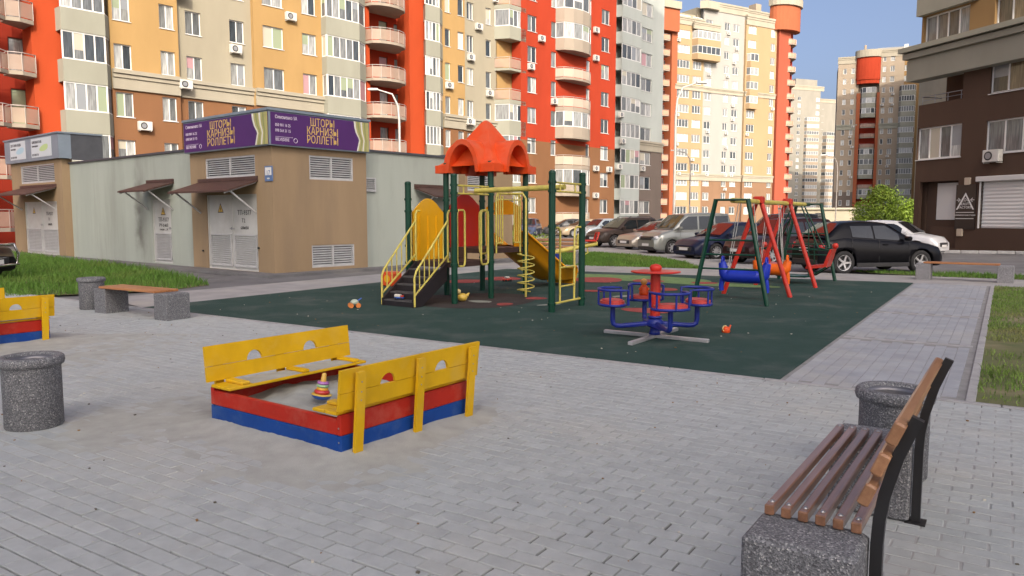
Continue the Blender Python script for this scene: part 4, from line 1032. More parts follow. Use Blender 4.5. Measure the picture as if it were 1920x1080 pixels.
M_pad = mat('red seat pad', (0.52, 0.06, 0.05), 0.5, var=.15, scale=7)
M_rope = mat('pale rope', (0.42, 0.42, 0.40), 0.8); M_chain = mat('dark chain', (.05, .05, .05), .5, metal=.6)

TA = R(55); te1 = Vector((math.cos(TA), math.sin(TA), 0)); te2 = Vector((-math.sin(TA), math.cos(TA), 0))
TO = Vector((-1.08, 14.17, 0))                       # post at the near corner of the lower deck
PT = thing('play_tower', 'playground tower with green posts, red orange roof, yellow rails, stairs and orange slide', 'play tower', loc=TO, rz=TA)
s_ = 1.15
# local x = along te1 (away), local y = along te2 (left)
PB, PL_, PD, PA_, PE, PC = (0, 0), (0, s_), (s_, 0), (s_, s_), (2 * s_ + .08, 0), (2 * s_ + .08, s_)
PG, PH = (-.0, -2.15), (s_, -2.08)
ZA, ZB = .78, 1.0
def post(p, h):
    b = MB(); b.cyl((p[0], p[1], 0), (p[0], p[1], h), .06, n=16); o = b.build('post', M_gpost, PT)
    c = MB(); c.lathe([(0, .02), (.045, .015), (.063, -.01), (.063, -.04), (.058, -.045)], 14, (p[0], p[1], h)); c.build('cap', M_gpost, o)
    return o
for p, h in ((PB, 2.42), (PL_, 2.3), (PG, 2.4), (PH, 2.42), (PA_, 2.72), (PD, 2.72), (PE, 2.72), (PC, 2.72)):
    o = post(p, h)
    for z in ((.72, 1.72) if p not in (PG, PH) else (.12, 1.45)) + ((2.05, 2.2) if p in (PB, PD, PG, PH) else (1.05, 1.95)):
        MB().cyl((p[0], p[1], z), (p[0], p[1], z + .045), .074, n=16).cyl((p[0] - .07, p[1], z + .022), (p[0] - .085, p[1], z + .022), .02, n=6).build('clamp', M_gpost, o)
def deck(x0, x1, y0, y1, z):
    b = MB(); b.box(x0, x1, y0, y1, z - .03, z); b.box(x0 + .0, x1, y0, y0 + .04, z - .1, z - .03); b.box(x0, x1, y1 - .04, y1, z - .1, z - .03); b.box(x0, x0 + .04, y0 + .04, y1 - .04, z - .1, z - .03); b.box(x1 - .04, x1, y0 + .04, y1 - .04, z - .1, z - .03)
    b.build('deck', M_deck, PT)
deck(.05, s_ - .0, .03, s_ - .03, ZA); deck(s_ + .01, 2 * s_ + .04, .03, s_ - .03, ZB)
# roof: four-sided pyramid with an arched dormer on every side
rc = (1.5 * s_ + .04, .5 * s_); rh = .75; zE, zT = 2.68, 3.62
b = MB()
prof = [(1.0, zE - .16), (1.0, zE - .03), (.8, zE + .08), (.55, zE + .36), (.3, zE + .66), (.1, zT - .05), (.04, zT - .01), (0.0, zT)]
n = 8
for k in range(4):
    rows = []
    for f, z in prof:
        rows.append([Matrix.Rotation(k * math.pi / 2, 3, 'Z') @ Vector((rh * f, rh * f * t, z)) + Vector((rc[0], rc[1], 0)) for t in np.linspace(-1, 1, n + 1)])
    # leave the arch opening out of the eave band
    R_ = rows
    b.grid(R_[1:], 0, False, flip=False)
    aw = .56
    for lo, hi in ((-1, -aw), (aw, 1)):
        q0 = [Matrix.Rotation(k * math.pi / 2, 3, 'Z') @ Vector((rh, rh * t, z)) + Vector((rc[0], rc[1], 0)) for t, z in ((lo, zE - .16), (hi, zE - .16), (hi, zE), (lo, zE))]
        b.quad(q0)
    # dormer barrel: from outside the eave back into the slope
    arch = [(rh * aw * math.cos(t), zE - .16 + .0 + (.66 * math.sin(t))) for t in np.linspace(0, math.pi, 13)]
    rowsd = []
    for x in (rh + .07, .2):
        rowsd.append([Matrix.Rotation(k * math.pi / 2, 3, 'Z') @ Vector((x, y, z)) + Vector((rc[0], rc[1], 0)) for y, z in arch])
    b.grid(rowsd, 0, True)
    inner = [[Matrix.Rotation(k * math.pi / 2, 3, 'Z') @ Vector((x, y * .80, zE - .16 + (z - zE + .16) * .84)) + Vector((rc[0], rc[1], 0)) for y, z in arch] for x in (rh + .07, .2)]
    b.grid(inner, 0, True, flip=True); b.grid([rowsd[0], inner[0]], 0, False, flip=True)
b.build('roof', M_redpl, PT)
# stairs on the near-left side of the lower deck
run, x_end = .84, -.84
y0, y1 = .2, s_ - .2
for yy in (y0, y1):
    st = MB(); t = .02
    for dy in (0,):
        prof_ = [(-.0, ZA), (-.0, ZA - .34), (x_end + .12, 0.0), (x_end - .1, 0.0), (x_end - .1, .14)]
        st.prism([(p[0], p[1]) for p in prof_], -t, t, 0, Matrix.Translation((0, yy, 0)) @ Matrix.Rotation(R(90), 4, 'X'))
    st.build('stringer', M_riser, PT)
nst = 5
for i in range(nst):
    z = ZA * (i + .9) / (nst + .9); x = x_end + run * i / nst - .08
    tr = MB(); tr.box(x, x + .2, y0 + .02, y1 - .02, z - .025, z); tr.box(x, x + .02, y0 + .02, y1 - .02, z - ZA / nst + .0, z - .025, 1); tr.build('tread', [M_tread, M_riser], PT)
for yy in (y0 - .03, y1 + .03):
    h = MB()
    h.tube([(x_end - .08, yy, .02), (x_end - .08, yy, .55), (x_end - .03, yy, .66), (.02, yy, ZA + .78)], .02, 8)
    h.tube([(x_end - .08, yy, .22), (-.0, yy, ZA + .12), (.03, yy, ZA + .02), (.1, yy, ZA - .02)], .018, 8)
    h.tube([(.02, yy, ZA + .0), (.02, yy, ZA + .9), (.06, yy, ZA + .97), (.14, yy, ZA + .97)], .02, 8)
    for i in range(1, 7):
        f = i / 7; x = x_end - .08 + (.08 - x_end + .02) * f
        h.cyl((x, yy, .22 + (ZA - .1) * f), (x, yy, .6 + (ZA + .18) * f * .99), .012, n=6, caps=False)
    h.build('handrail', M_yel, PT)
# loop rails at the open sides
def loop(p0, p1, zlo, zhi, r=.02):
    (x0, y0_), (x1, y1_) = p0, p1; f = .25
    pts = []
    for (a, z) in ((0, zlo + .1), (.05, zlo + .03), (.2, zlo), (.8, zlo), (.95, zlo + .03), (1, zlo + .1), (1, zhi - .1), (.95, zhi - .03), (.8, zhi), (.2, zhi), (.05, zhi - .03), (0, zhi - .1)):
        pts.append((x0 + (x1 - x0) * a, y0_ + (y1_ - y0_) * a, z))
    MB().tube(pts, r, 8, closed=True).build('loop_rail', M_yel, PT)
loop((.09, -.0), (.32, -.0), ZA - .08, ZA + .98); loop((s_ - .32, 0), (s_ - .09, 0), ZA - .08, ZA + .98)
loop((s_ + .02, .1), (s_ + .02, .3), ZB - .1, ZB + .75) 
# panels
def arch_panel(p0, p1, zlo, zsh, ztop, m, name='panel', th=.03, ribs=0, hole=None, hump=.55):
    p0 = Vector((*p0, 0)); p1 = Vector((*p1, 0)); d = p1 - p0; L = d.length; a = math.atan2(d.y, d.x)
    pts = [(.04, zlo), (L - .04, zlo)]
    for t in np.linspace(1, 0, 17):
        x = .04 + (L - .08) * t
        k = max(0, math.cos((t - .5) * math.pi / hump / 1.0 * .5)) if abs(t - .5) < hump else 0
        pts.append((x, zsh + (ztop - zsh) * (k ** 1.3)))
    M_ = Matrix.Translation((p0.x, p0.y, 0)) @ Matrix.Rotation(a, 4, 'Z') @ Matrix.Rotation(R(90), 4, 'X')
    b = MB()
    if hole:
        hx0, hx1, hz0, hz1 = hole
        # split the panel around the opening
        b.prism([(.04, zlo), (hx0, zlo), (hx0, zsh), (.04, zsh)], -th / 2, th / 2, 0, M_)
        b.prism([(hx1, zlo), (L - .04, zlo), (L - .04, zsh), (hx1, zsh)], -th / 2, th / 2, 0, M_)
        if hz0 > zlo: b.prism([(hx0, zlo), (hx1, zlo), (hx1, hz0), (hx0, hz0)], -th / 2, th / 2, 0, M_)
        if hz1 < zsh: b.prism([(hx0, hz1), (hx1, hz1), (hx1, zsh), (hx0, zsh)], -th / 2, th / 2, 0, M_)
        b.prism([(.04, zsh)] + [(L - .04, zsh)] + pts[2:], -th / 2, th / 2, 0, M_)
    else: b.prism(pts, -th / 2, th / 2, 0, M_)
    for i in range(ribs):
        x = L * (i + 1) / (ribs + 1)
        b.prism([(x - .035, zlo + .08), (x + .035, zlo + .08), (x + .025, zsh - .05), (x - .025, zsh - .05)], th / 2, th / 2 + .02, 0, M_); b.prism([(x - .035, zlo + .08), (x + .035, zlo + .08), (x + .025, zsh - .05), (x - .025, zsh - .05)], -th / 2 - .02, -th / 2, 0, M_)
    return b.build(name, m, PT)
arch_panel((.07, s_), (s_ - .07, s_), ZA - .03, ZA + .92, ZA + 1.22, M_yelpl, ribs=3)
arch_panel((s_ + .07, s_), (2 * s_ + .0, s_), ZB, ZB + .85, ZB + 1.12, M_redpan, hole=(.16, .32, ZB + .38, ZB + .75))
arch_panel((2 * s_ + .08, s_ - .07), (2 * s_ + .08, .07), ZB, ZB + .82, ZB + 1.0, M_orgpl, name='slide_hood', hole=(.2, s_ - .36, ZB, ZB + .68))
arch_panel((s_, s_ - .07), (s_, s_ * .5), ZB - .25, ZB + .0, ZB + .02, M_deck, name='riser_panel')
# rail panel on the right side above the spiral climber
b = MB(); xa, xb = s_ + .18, 2 * s_ - .12
for x in (xa, xb):
    b.tube([(x, .0, ZB - .1), (x, .0, ZB + 1.02), (x + (.05 if x == xa else -.05), 0, ZB + 1.1), (x + (.14 if x == xa else -.14), 0, ZB + 1.1)], .02, 8)
    dx = .22 if x == xa else -.22
    b.tube([(x + dx, 0, ZB + .1), (x + dx, 0, ZB + 1.05)], .016, 8); b.tube([(x, 0, ZB + .1), (x + dx, 0, ZB + .1)], .016, 8)
    for k in (.33, .66): b.cyl((x + dx * k, 0, ZB + .1), (x + dx * k, 0, ZB + 1.08), .011, n=6)
b.tube([(xa + .1, 0, ZB + 1.1), (xb - .1, 0, ZB + 1.1)], .02, 8); b.tube([(xa, 0, ZB + .98), (xb, 0, ZB + .98)], .014, 8)
b.build('rail_panel', M_yel, PT)
# spiral climber
xc, yc = 1.5 * s_ + .05, -.42
b = MB(); b.tube([(xc, yc, 0), (xc, yc, ZB + 1.0), (xc, yc + .08, ZB + 1.1), (xc, 0, ZB + 1.1)], .022, 8); b.build('climber_pole', M_yel, PT)
b = MB(); b.tube([(xc + .17 * math.cos(t), yc + .17 * math.sin(t), .1 + .8 * t / (2 * math.pi * 5.5)) for t in np.linspace(0, 2 * math.pi * 5.5, 120)], .014, 6); b.build('spiral', M_yel, PT)
# slide on the far side
b = MB(); rows = []; x0 = 2 * s_ + .1; yc0 = .5 * s_
for i in range(15):
    t = i / 14; x = x0 + 2.3 * t
    z = ZB + .02 if t < .06 else max(.14, ZB + .02 - (t - .06) * 1.18) if t < .8 else .14 + max(0, (t - .8)) * .05
    w = .42
    sec = [(-w - .05, .3), (-w - .03, .31), (-w + .02, .04), (-w * .5, 0), (-w * .3, .02), (0, 0), (w * .3, .02), (w * .5, 0), (w - .02, .04), (w + .03, .31), (w + .05, .3)]
    k = 1.0 if t > .12 else 1.0
    rows.append([(x, yc0 + y, z + dz * k) for y, dz in sec])
b.grid(rows, 0, True); b.grid([[(x, y, z - .035) for x, y, z in r] for r in rows], 0, True, flip=True)
b.tube([r[0] for r in rows], .028, 6); b.tube([r[-1] for r in rows], .028, 6)
lip = rows[-1]; b.grid([lip, [(x + .09, y, z - .03) for x, y, z in lip], [(x + .1, y, max(0.02, z - .16)) for x, y, z in lip]], 0, True)
b.build('slide', M_orgpl, PT)
# overhead beam and ladder
b = MB(); b.tube([(s_ * .5, -.06, 2.13), (s_ * .5, -2.05, 2.16)], .05, 10); b.build('overhead_beam', M_yel, PT)
for (pa, pb, zz) in ((PB, PD, (2.07, 2.22)), (PG, PH, (2.07, 2.22))):
    b = MB()
    for z in zz: b.tube([(pa[0] + .05, pa[1], z), (pb[0] - .05, pb[1], z)], .018, 8)
    for k in (.25, .75): b.cyl((pa[0] + (pb[0] - pa[0]) * k, pa[1] + (pb[1] - pa[1]) * k, zz[0]), (pa[0] + (pb[0] - pa[0]) * k, pa[1] + (pb[1] - pa[1]) * k, zz[1]), .014, n=6)
    b.build('cross_rail', M_yel, PT)
b = MB()
L_ = lambda k, z: (PG[0] + (PH[0] - PG[0]) * k, PG[1] + (PH[1] - PG[1]) * k, z)
b.tube([L_(.05, 1.45), L_(.2, 1.45), L_(.26, 1.38), L_(.26, .14)], .02, 8); b.tube([L_(.95, 1.45), L_(.8, 1.45), L_(.74, 1.38), L_(.74, .14)], .02, 8)
for z in (.42, .75): b.tube([L_(.26, z), L_(.74, z)], .017, 8)
b.tube([L_(.04, .14), L_(.96, .14)], .02, 8)
b.build('ladder', M_yel, PT)

# carousel
CA = thing('carousel', 'blue and red playground carousel with four seats and central wheel', 'carousel', loc=(1.94, 10.2, 0), rz=0)
b = MB()
for a in (R(55.5), R(145.5)):
    M_ = Matrix.Rotation(a, 4, 'Z'); zz = .0 if a < 1.5 else .0
    b.cbox(-.76, -.03, -.035, .035, .0, .05, .008, 0, M_); b.cbox(.03, .76, -.035, .035, .0, .05, .008, 0, M_)
b.build('base_cross', mat('galvanised steel', (.55, .55, .57), .35, metal=.55, var=.2, scale=6), CA)
b = MB(); b.lathe([(.0, .05), (.08, .05), (.07, .09), (.06, .14), (.12, .17), (.12, .23), (.08, .27)], 20); b.lathe([(.08, .27), (.10, .275), (.10, .30), (.07, .305)], 20); b.build('hub', M_bluept, CA)
b = MB(); b.lathe([(.068, .3), (.068, .89), (.06, .95), (.0, .97)], 18); b.build('column', M_redpt, CA)
b = MB(); b.lathe([(.06, .895), (.31, .888), (.332, .895), (.335, .903), (.33, .912), (.30, .915), (.06, .912)], 36); b.lathe([(.07, .92), (.085, .96), (.06, .995), (0, 1.01)], 18); b.build('hand_wheel', M_redpt, CA)
sm = None
for i, a in enumerate((3, 94, 184, 279)):
    M_ = Matrix.Rotation(R(a), 4, 'Z')
    b = MB(); b.tube([M_ @ Vector(p) for p in ((.08, 0, .2), (.46, 0, .17), (.53, 0, .175), (.57, 0, .2), (.58, 0, .25), (.58, 0, .46))], .034, 10)
    b.grid([[M_ @ Vector((.08, -.16, .2)), M_ @ Vector((.08, .16, .2))], [M_ @ Vector((.42, -.03, .15)), M_ @ Vector((.42, .03, .15))]], 0, False); b.build('arm', M_bluept, CA)
    seat = [(.58 + .17 * math.cos(t) * (1 if math.cos(t) > 0 else .9), .23 * math.sin(t)) for t in np.linspace(0, 2 * math.pi, 24, endpoint=False)]
    b = MB(); b.prism([tuple((M_ @ Vector((x, y, 0)))[:2]) for x, y in seat], .475, .515); b.prism([tuple((M_ @ Vector((.58 + (x - .58) * .85, y * .85, 0)))[:2]) for x, y in seat], .515, .53); b.build('seat', M_pad, CA)
    b = MB(); b.tube([M_ @ Vector((x * 1.0 + (x - .58) * .06, y * 1.06, .465)) for x, y in seat], .02, 6, closed=True)
    gr_ = [(.42, -.225), (.52, -.235), (.66, -.215), (.755, -.13), (.775, 0), (.755, .13), (.66, .215), (.52, .235), (.42, .225)]
    b.tube([M_ @ Vector((.42, -.22, .47))] + [M_ @ Vector((x, y, .67)) for x, y in gr_] + [M_ @ Vector((.42, .22, .47))], .019, 7)
    for x, y in ((.66, -.215), (.775, 0), (.66, .215)): b.cyl(M_ @ Vector((x, y, .465)), M_ @ Vector((x, y, .67)), .014, n=6)
    b.build('seat_rail', M_bluept, CA)

# swing set
SWO = Vector((4.08, 14.15, 0)); SWA = R(56.8)
SW = thing('swing_set', 'swing set with green end frames, red A-frames and yellow top beam', 'swing', loc=SWO, rz=SWA)
bw = .7; tw = .3; hz = 1.95
for i, (x, wd) in enumerate(((0.0, .0), (6.47, .0))):
    b = MB(); b.tube([(x, -bw, 0), (x, -tw, hz), (x, tw, hz), (x, bw, 0)], .045, 10)
    b.build('end_frame', M_gpost, SW)
    for z in (.66, .93, 1.2):
        w = bw + (tw - bw) * z / hz; MB().tube([(x, -w, z), (x, w, z)], .018, 7).build('rung', M_gpost, SW)
for x in (1.82, 4.25):
    for s in (-1, 1): MB().tube([(x, s * bw * .98, 0), (x, s * .03, hz + .04)], .048, 10).build('a_leg', M_redpt, SW)
    MB().cbox(x - .09, x + .09, -.1, .1, hz - .05, hz + .1, .02).build('bracket', M_redpt, SW)
MB().tube([(0.05, 0, hz - .01), (6.0, 0, hz - .01)], .05, 12).build('top_beam', M_yel, SW)
MB().tube([(6.0, 0, hz - .01), (6.47, 0, hz)], .052, 10).build('beam_end', M_gpost, SW)
def swl(x, y, z): return SWO + Vector((x * math.cos(SWA) - y * math.sin(SWA), x * math.sin(SWA) + y * math.cos(SWA), z))
def rider(name, label, x, m, L, zc, r, curl, rz=0.0, r_end=1.0):
    t = thing(name, label, 'swing', loc=swl(x, 0, 0), rz=SWA + R(90) + rz)
    pts = []; 
    for k in np.linspace(-1, 1, 21):
        up = max(0, abs(k) - .72) / .28
        pts.append((L / 2 * (k if abs(k) < .75 else math.copysign(.75 + (abs(k) - .75) * (.55), k)), 0, zc + curl * up ** 1.2))
    MB().tube(pts, lambda f: r * (1 - .45 * max(0, abs(2 * f - 1) - .72) / .28), 12).build('seat', m, t)
    for s in (-1, 1):
        e = MB(); ex = s * L / 2 * .9
        e.tube([(ex - s * .02, .0 + .06 * math.cos(a), zc + curl + .03 + .08 * math.sin(a)) for a in np.linspace(0, 2 * math.pi, 12, endpoint=False)], .022, 6, closed=True)
        e.build('handle', m, t)
        f = MB(); f.tube([(ex * .95, 0, zc - .05), (ex, 0, zc - .2), (ex * .98, 0, zc - .3)], .05, 8); f.build('end_foot', m, t)
        h = MB()
        for w in (-.1, .1): h.cyl((ex * .7, w * .5, zc + r * .7), (0.0 + s * .12, w, hz - .05), .008, n=5)
        h.build('rope', M_rope, t)
    return t
rider('rider_swing', 'blue plastic rider swing seat hanging at the near end of the swing set', .92, M_bluepl, 1.0, .46, .13, .27)
t = rider('rider_swing', 'orange plastic rider swing seat hanging between the red A-frames', 3.0, mat('deep orange plastic', (.75, .13, .008), .4, var=.1, scale=3, spec=.3), .78, .48, .13, .2)
# boat swing with two red benches
BS = thing('boat_swing', 'red two-seat boat swing with green bars at the far end of the swing set', 'swing', loc=swl(5.35, 0, 0), rz=SWA + R(90))
for s in (-1, 1):
    b = MB(); b.prism([(s * .28, .44), (s * .68, .50), (s * .80, .86), (s * .86, .86), (s * .74, .43), (s * .28, .38)][::s], -.3, .3, 0, Matrix.Rotation(R(90), 4, 'X')); b.build('bench_seat', M_redpt, BS)
    for w in (-.32, .32):
        b = MB(); b.tube([(s * .8, w, .84), (s * .55, w, .9), (s * .1, w * .5, hz - .06)], .018, 7); b.tube([(s * .74, w, .44), (s * .4, w, .2), (0, w, .18)], .018, 7); b.tube([(s * .8, w, .84), (0, w, .84)], .014, 7); b.tube([(s * .35, w, .2), (s * .32, w, 1.35)], .014, 7); b.build('side_bar', M_gpost, BS)
b = MB(); b.box(-.28, .28, -.31, .31, .165, .19); b.build('footrest', M_teal, BS)
for s in (-1, 1): MB().sphere((s * .84, -.2, .93), .075, 10).build('knob', M_redpt, BS)
# rope toy hanging in between
RT = thing('rope_swing', 'small plank swing on thin white ropes beside the orange seat', 'swing', loc=swl(3.75, 0, 0), rz=SWA + R(90))
b = MB(); b.cbox(-.09, .09, -.22, .22, .50, .53, .006); b.build('seat', M_redpt, RT)
for s in (-1, 1): MB().tube([(0, s * .19, .5), (.03, s * .18, 1.1), (0, s * .16, hz - .04)], .007, 5).build('rope', M_rope, RT)

# seesaw behind the tower
sa, sb_ = G(985, 507), G(1108, 497)
SEE = thing('seesaw', 'yellow log seesaw with red seat and blue base behind the play tower', 'seesaw', loc=((sa.x + sb_.x) / 2 - .35, 21.2, 0), rz=R(12))
MB().tube([(-1.15, 0, .42), (1.25, 0, .88)], .065, 12).build('beam', M_yel, SEE)
b = MB(); b.prism([(-.17, 0), (.17, 0), (.12, .6), (-.12, .6)], -.1, .1, 0, Matrix.Translation((.05, 0, 0)) @ Matrix.Rotation(R(90), 4, 'X')); b.build('base', M_bluept, SEE)
for s, z in ((-1, .46), (1, .9)):
    b = MB(); b.cbox(s * 1.0 - .2, s * 1.0 + .2, -.14, .14, z + .03, z + .08, .02); b.tube([(s * 1.2, -.13, z + .08), (s * 1.26, -.12, z + .28), (s * 1.26, .12, z + .28), (s * 1.2, .13, z + .08)], .03, 7); b.build('seat', M_redpt, SEE)
    b = MB(); b.tube([(s * .68, .07 * math.cos(a), z + .08 + .16 * math.sin(a)) for a in np.linspace(0, 2 * math.pi, 14, endpoint=False)], .02, 6, closed=True); b.build('handle', M_yel, SEE)
    MB().tube([(s * .95, 0, z), (s * .98, 0, z - .28), (s * .8, 0, z - .38)], .018, 6).build('bumper', M_yel, SEE)
# red box seen behind the stairs
p = G(735, 536); RB = thing('play_box', 'small red play cube behind the left of the tower stairs', 'play cube', loc=p, rz=TA)
MB().cbox(-.16, .16, -.18, .18, 0, .34, .03).build('body', M_redpl, RB); MB().cyl((-.165, 0, .18), (-.172, 0, .18), .09, n=16).build('hole_ring', M_yelpl, RB)
# ------------------------------------------------------------------ sandboxes, benches, bins, toys
def wood(name, col, col2, rough=.5, coat=.15):
    return mat(name, col, rough, col2=col2, scale=2.2, local=True, stretch=(1.2, 14, 14), detail=6, bump=.15, bscale=6, coat=coat, objrand=.12)
M_wood = wood('varnished brown slat', (0.25, 0.125, 0.068), (0.16, 0.075, 0.04), .38, .45)
M_woodback = wood('varnished warm back slat', (0.38, 0.20, 0.10), (0.28, 0.135, 0.065), .42, .3)
M_woodlite = wood('varnished orange plank', (0.42, 0.19, 0.07), (0.30, 0.12, 0.045))
M_syel = mat('yellow board paint', (0.67, 0.40, 0.006), 0.55, spec=.25, var=.16, scale=3, bump=.15, bscale=40, col3=(.58, .38, .06), scale3=3.5, amt3=.55, objrand=.05)
M_sred = mat('red board paint', (0.42, 0.022, 0.010), 0.55, spec=.25, var=.18, scale=3, bump=.15, bscale=40, col3=(.42, .10, .07), scale3=3.5, amt3=.55)
M_sblue = mat('blue board paint', (0.006, 0.055, 0.27), 0.55, spec=.25, var=.18, scale=3, bump=.15, bscale=40, col3=(.05, .11, .27), scale3=3.5, amt3=.55)
def aggregate(name, dark, mid, light):
    m = bpy.data.materials.new(name); m.use_nodes = True; N = m.node_tree.nodes; L = m.node_tree.links; b = N['Principled BSDF']
    g = N.new('ShaderNodeNewGeometry'); v = N.new('ShaderNodeTexVoronoi'); v.inputs['Scale'].default_value = 150; L.new(g.outputs['Position'], v.inputs['Vector'])
    sp = N.new('ShaderNodeSeparateColor'); L.new(v.outputs['Color'], sp.inputs[0])
    cr = N.new('ShaderNodeValToRGB'); e = cr.color_ramp.elements
    e[0].position = 0; e[0].color = (*dark, 1); e[1].position = 1; e[1].color = (*light, 1); k = e.new(.62); k.color = (*mid, 1); k2 = e.new(.9); k2.color = (*[x * 1.4 for x in mid], 1)
    L.new(sp.outputs[0], cr.inputs[0]); L.new(cr.outputs[0], b.inputs['Base Color']); b.inputs['Roughness'].default_value = .75
    bp = N.new('ShaderNodeBump'); bp.inputs['Strength'].default_value = .7; bp.inputs['Distance'].default_value = .006; L.new(v.outputs['Distance'], bp.inputs['Height']); L.new(bp.outputs[0], b.inputs['Normal'])
    MATS[name] = m; return m
M_agg = aggregate('exposed aggregate concrete', (0.07, 0.072, 0.08), (0.16, 0.165, 0.175), (0.42, 0.42, 0.41))
M_aggL = aggregate('light aggregate concrete', (0.12, 0.12, 0.13), (0.23, 0.23, 0.24), (0.5, 0.5, 0.5))
M_blacksteel = mat('black steel', (0.012, 0.012, 0.014), 0.45, var=.2, scale=8, coat=.2)
M_bolt = mat('zinc bolt', (.35, .35, .36), .35, metal=.8)

SBW, SBL = 1.39, 1.54
def sandbox(loc, label):
    t = thing('sandbox', label, 'sandbox', loc=loc, rz=SBA, group='painted wooden sandboxes')
    th = .04
    for z0, z1, m in ((-.04, .145, M_sblue), (.147, .29, M_sred)):
        for (x0, x1, y0, y1) in ((0, SBW, 0, th), (0, SBW, SBL - th, SBL), (0, th, th, SBL - th), (SBW - th, SBW, th, SBL - th)):
            zz = z1 if not (z1 > .2 and x1 - x0 < .1) else z1 - .025
            MB().cbox(x0, x1, y0, y1, z0, zz, .006).build('side_plank', m, t)
    def notched(z0, z1, L, cuts, r):
        pts = [(0, z0)]
        for c in cuts: pts += [(c - r * math.cos(a), z0 + r * 1.0 * math.sin(a)) for a in np.linspace(0, math.pi, 12)]
        return pts + [(L, z0), (L, z1), (0, z1)]
    for side in (0, 1):
        yb = -.03 if side == 0 else SBL - .03; lean = R(6) * (1 if side == 0 else -1)
        zb = .335
        Mb = Matrix.Translation((-.05, yb, zb)) @ Matrix.Rotation(R(90) + lean, 4, 'X')
        L = SBW + .1
        MB().prism([(0, .0), (L, .0), (L, .12), (0, .12)], -.011, .011, 0, Mb).build('back_plank', M_syel, t)
        MB().prism(notched(.124, .285, L, (.45, 1.03), .075), -.011, .011, 0, Mb).build('back_plank', M_syel, t)
        # seat: two boards and three battens
        ys = (.02, .27) if side == 0 else (SBL - .29, SBL - .04)
        MB().cbox(-.02, SBW + .02, ys[0], (ys[0] + ys[1]) / 2 - .003, .292, .316, .005).build('seat_board', M_syel, t); MB().cbox(-.02, SBW + .02, (ys[0] + ys[1]) / 2 + .003, ys[1], .292, .316, .005).build('seat_board', M_syel, t)
        for x in (.1, .69, 1.26): MB().cbox(x, x + .075, ys[0] + .01, ys[1] - .01, .317, .342, .006).build('seat_batten', M_syel, t)
        if side == 1 or True:
            sv = []
            for i in range(25):
                x = .2 + i * (SBW - .25) / 24
                sv.append([(x, ys[0] + .012 + (ys[1] - ys[0] - .024) * j / 6, .3165 + (.008 * max(0, 1 - abs(j - 3) / 3.0) * (.6 + .5 * mnoise.noise((x * 6, j * .7, side))))) for j in range(7)])
            MB().grid(sv).build('seat_sand', M_sand, t)
        if side == 0:
            for x in (.06, .66, 1.27):
                Ml = Matrix.Translation((0, yb - .014, 0)) @ Matrix.Rotation(R(90) + lean * .8, 4, 'X')
                lg = MB().prism([(x, .0), (x + .075, .0), (x + .078, .585), (x + .065, .6), (x, .6)], 0, .024, 0, Ml).build('leg', M_syel, t)
                bl = MB()
                for z in (.4, .46, .53): bl.cyl(Ml @ Vector((x + .038, z, .024)), Ml @ Vector((x + .038, z, .027)), .006, n=6)
                bl.build('bolt', M_bolt, lg)
        else:
            for x in (.06, .66, 1.27):
                Ml = Matrix.Translation((0, yb + .045, 0)) @ Matrix.Rotation(R(90) + lean * .8, 4, 'X')
                MB().prism([(x, .0), (x + .075, .0), (x + .075, .58), (x, .58)], 0, .024, 0, Ml).build('leg', M_syel, t)
    rows = []
    for i in range(30):
        x = .042 + (SBW - .084) * i / 29
        rows.append([(x, .042 + (SBL - .084) * j / 33, .155 + .045 * mnoise.noise((x * 2.2, j * .1, 3)) + .03 * mnoise.noise((x * 7, j * .33, 9)) + .05 * max(0, 1 - min(i, 29 - i, j, 33 - j) / 5.0) * .5) for j in range(34)])
    MB().grid(rows, flip=True).build('sand_fill', M_sand, t)
    for x, z in ((.0, .1), (.0, .02), (.0, .2)): 
        MB().cyl((x - .001, .02, z), (x - .004, .02, z), .007, n=6).build('screw', M_bolt, t)
    return t
sb1 = sandbox((SB1[0].x, SB1[0].y, 0), 'near sandbox of red and blue planks with yellow benches and a ring toy inside')
copy_tree(sb1, (SB2C.x, SB2C.y, 0), SBA, 'sandbox cut off by the left edge of the photo behind the round bin', 'painted wooden sandboxes')

# stacking ring toy
c = G(602, 752, .15)
RT2 = thing('stacking_toy', 'plastic stacking ring toy tilted in the near sandbox', 'toy', loc=(c.x, c.y, .165)); RT2.rotation_euler = (R(-4), R(8), 0)
def pl(name, col, r=.35): return mat(name, col, r, var=.08, scale=8, coat=.3)
MB().lathe([(0, .0), (.05, .003), (.075, .02), (.082, .036)], 20).build('rocker_base', pl('toy blue', (.015, .10, .45)), RT2)
MB().lathe([(.082, .036), (.084, .04), (.08, .045), (.03, .046)], 20).build('base_rim', pl('toy yellow', (.66, .46, .08)), RT2)
def torus(R0, r, z): return [(R0 + r * math.cos(a), z + r * math.sin(a)) for a in np.linspace(0, 2 * math.pi, 13)]
for R0, r, z, col in ((.045, .018, .062, (.5, .03, .03)), (.03, .018, .086, (.66, .36, .03)), (.036, .014, .112, (.28, .50, .26)), (.034, .015, .135, (.36, .14, .42))):
    MB().lathe(torus(R0, r, z), 18).build('ring', pl('toy ring %.3f' % z, col), RT2)
MB().lathe([(.024, .145), (.022, .18), (.018, .19), (.02, .2), (.014, .215), (0, .218)], 14).build('peg', pl('toy peg', (.66, .42, .08)), RT2)

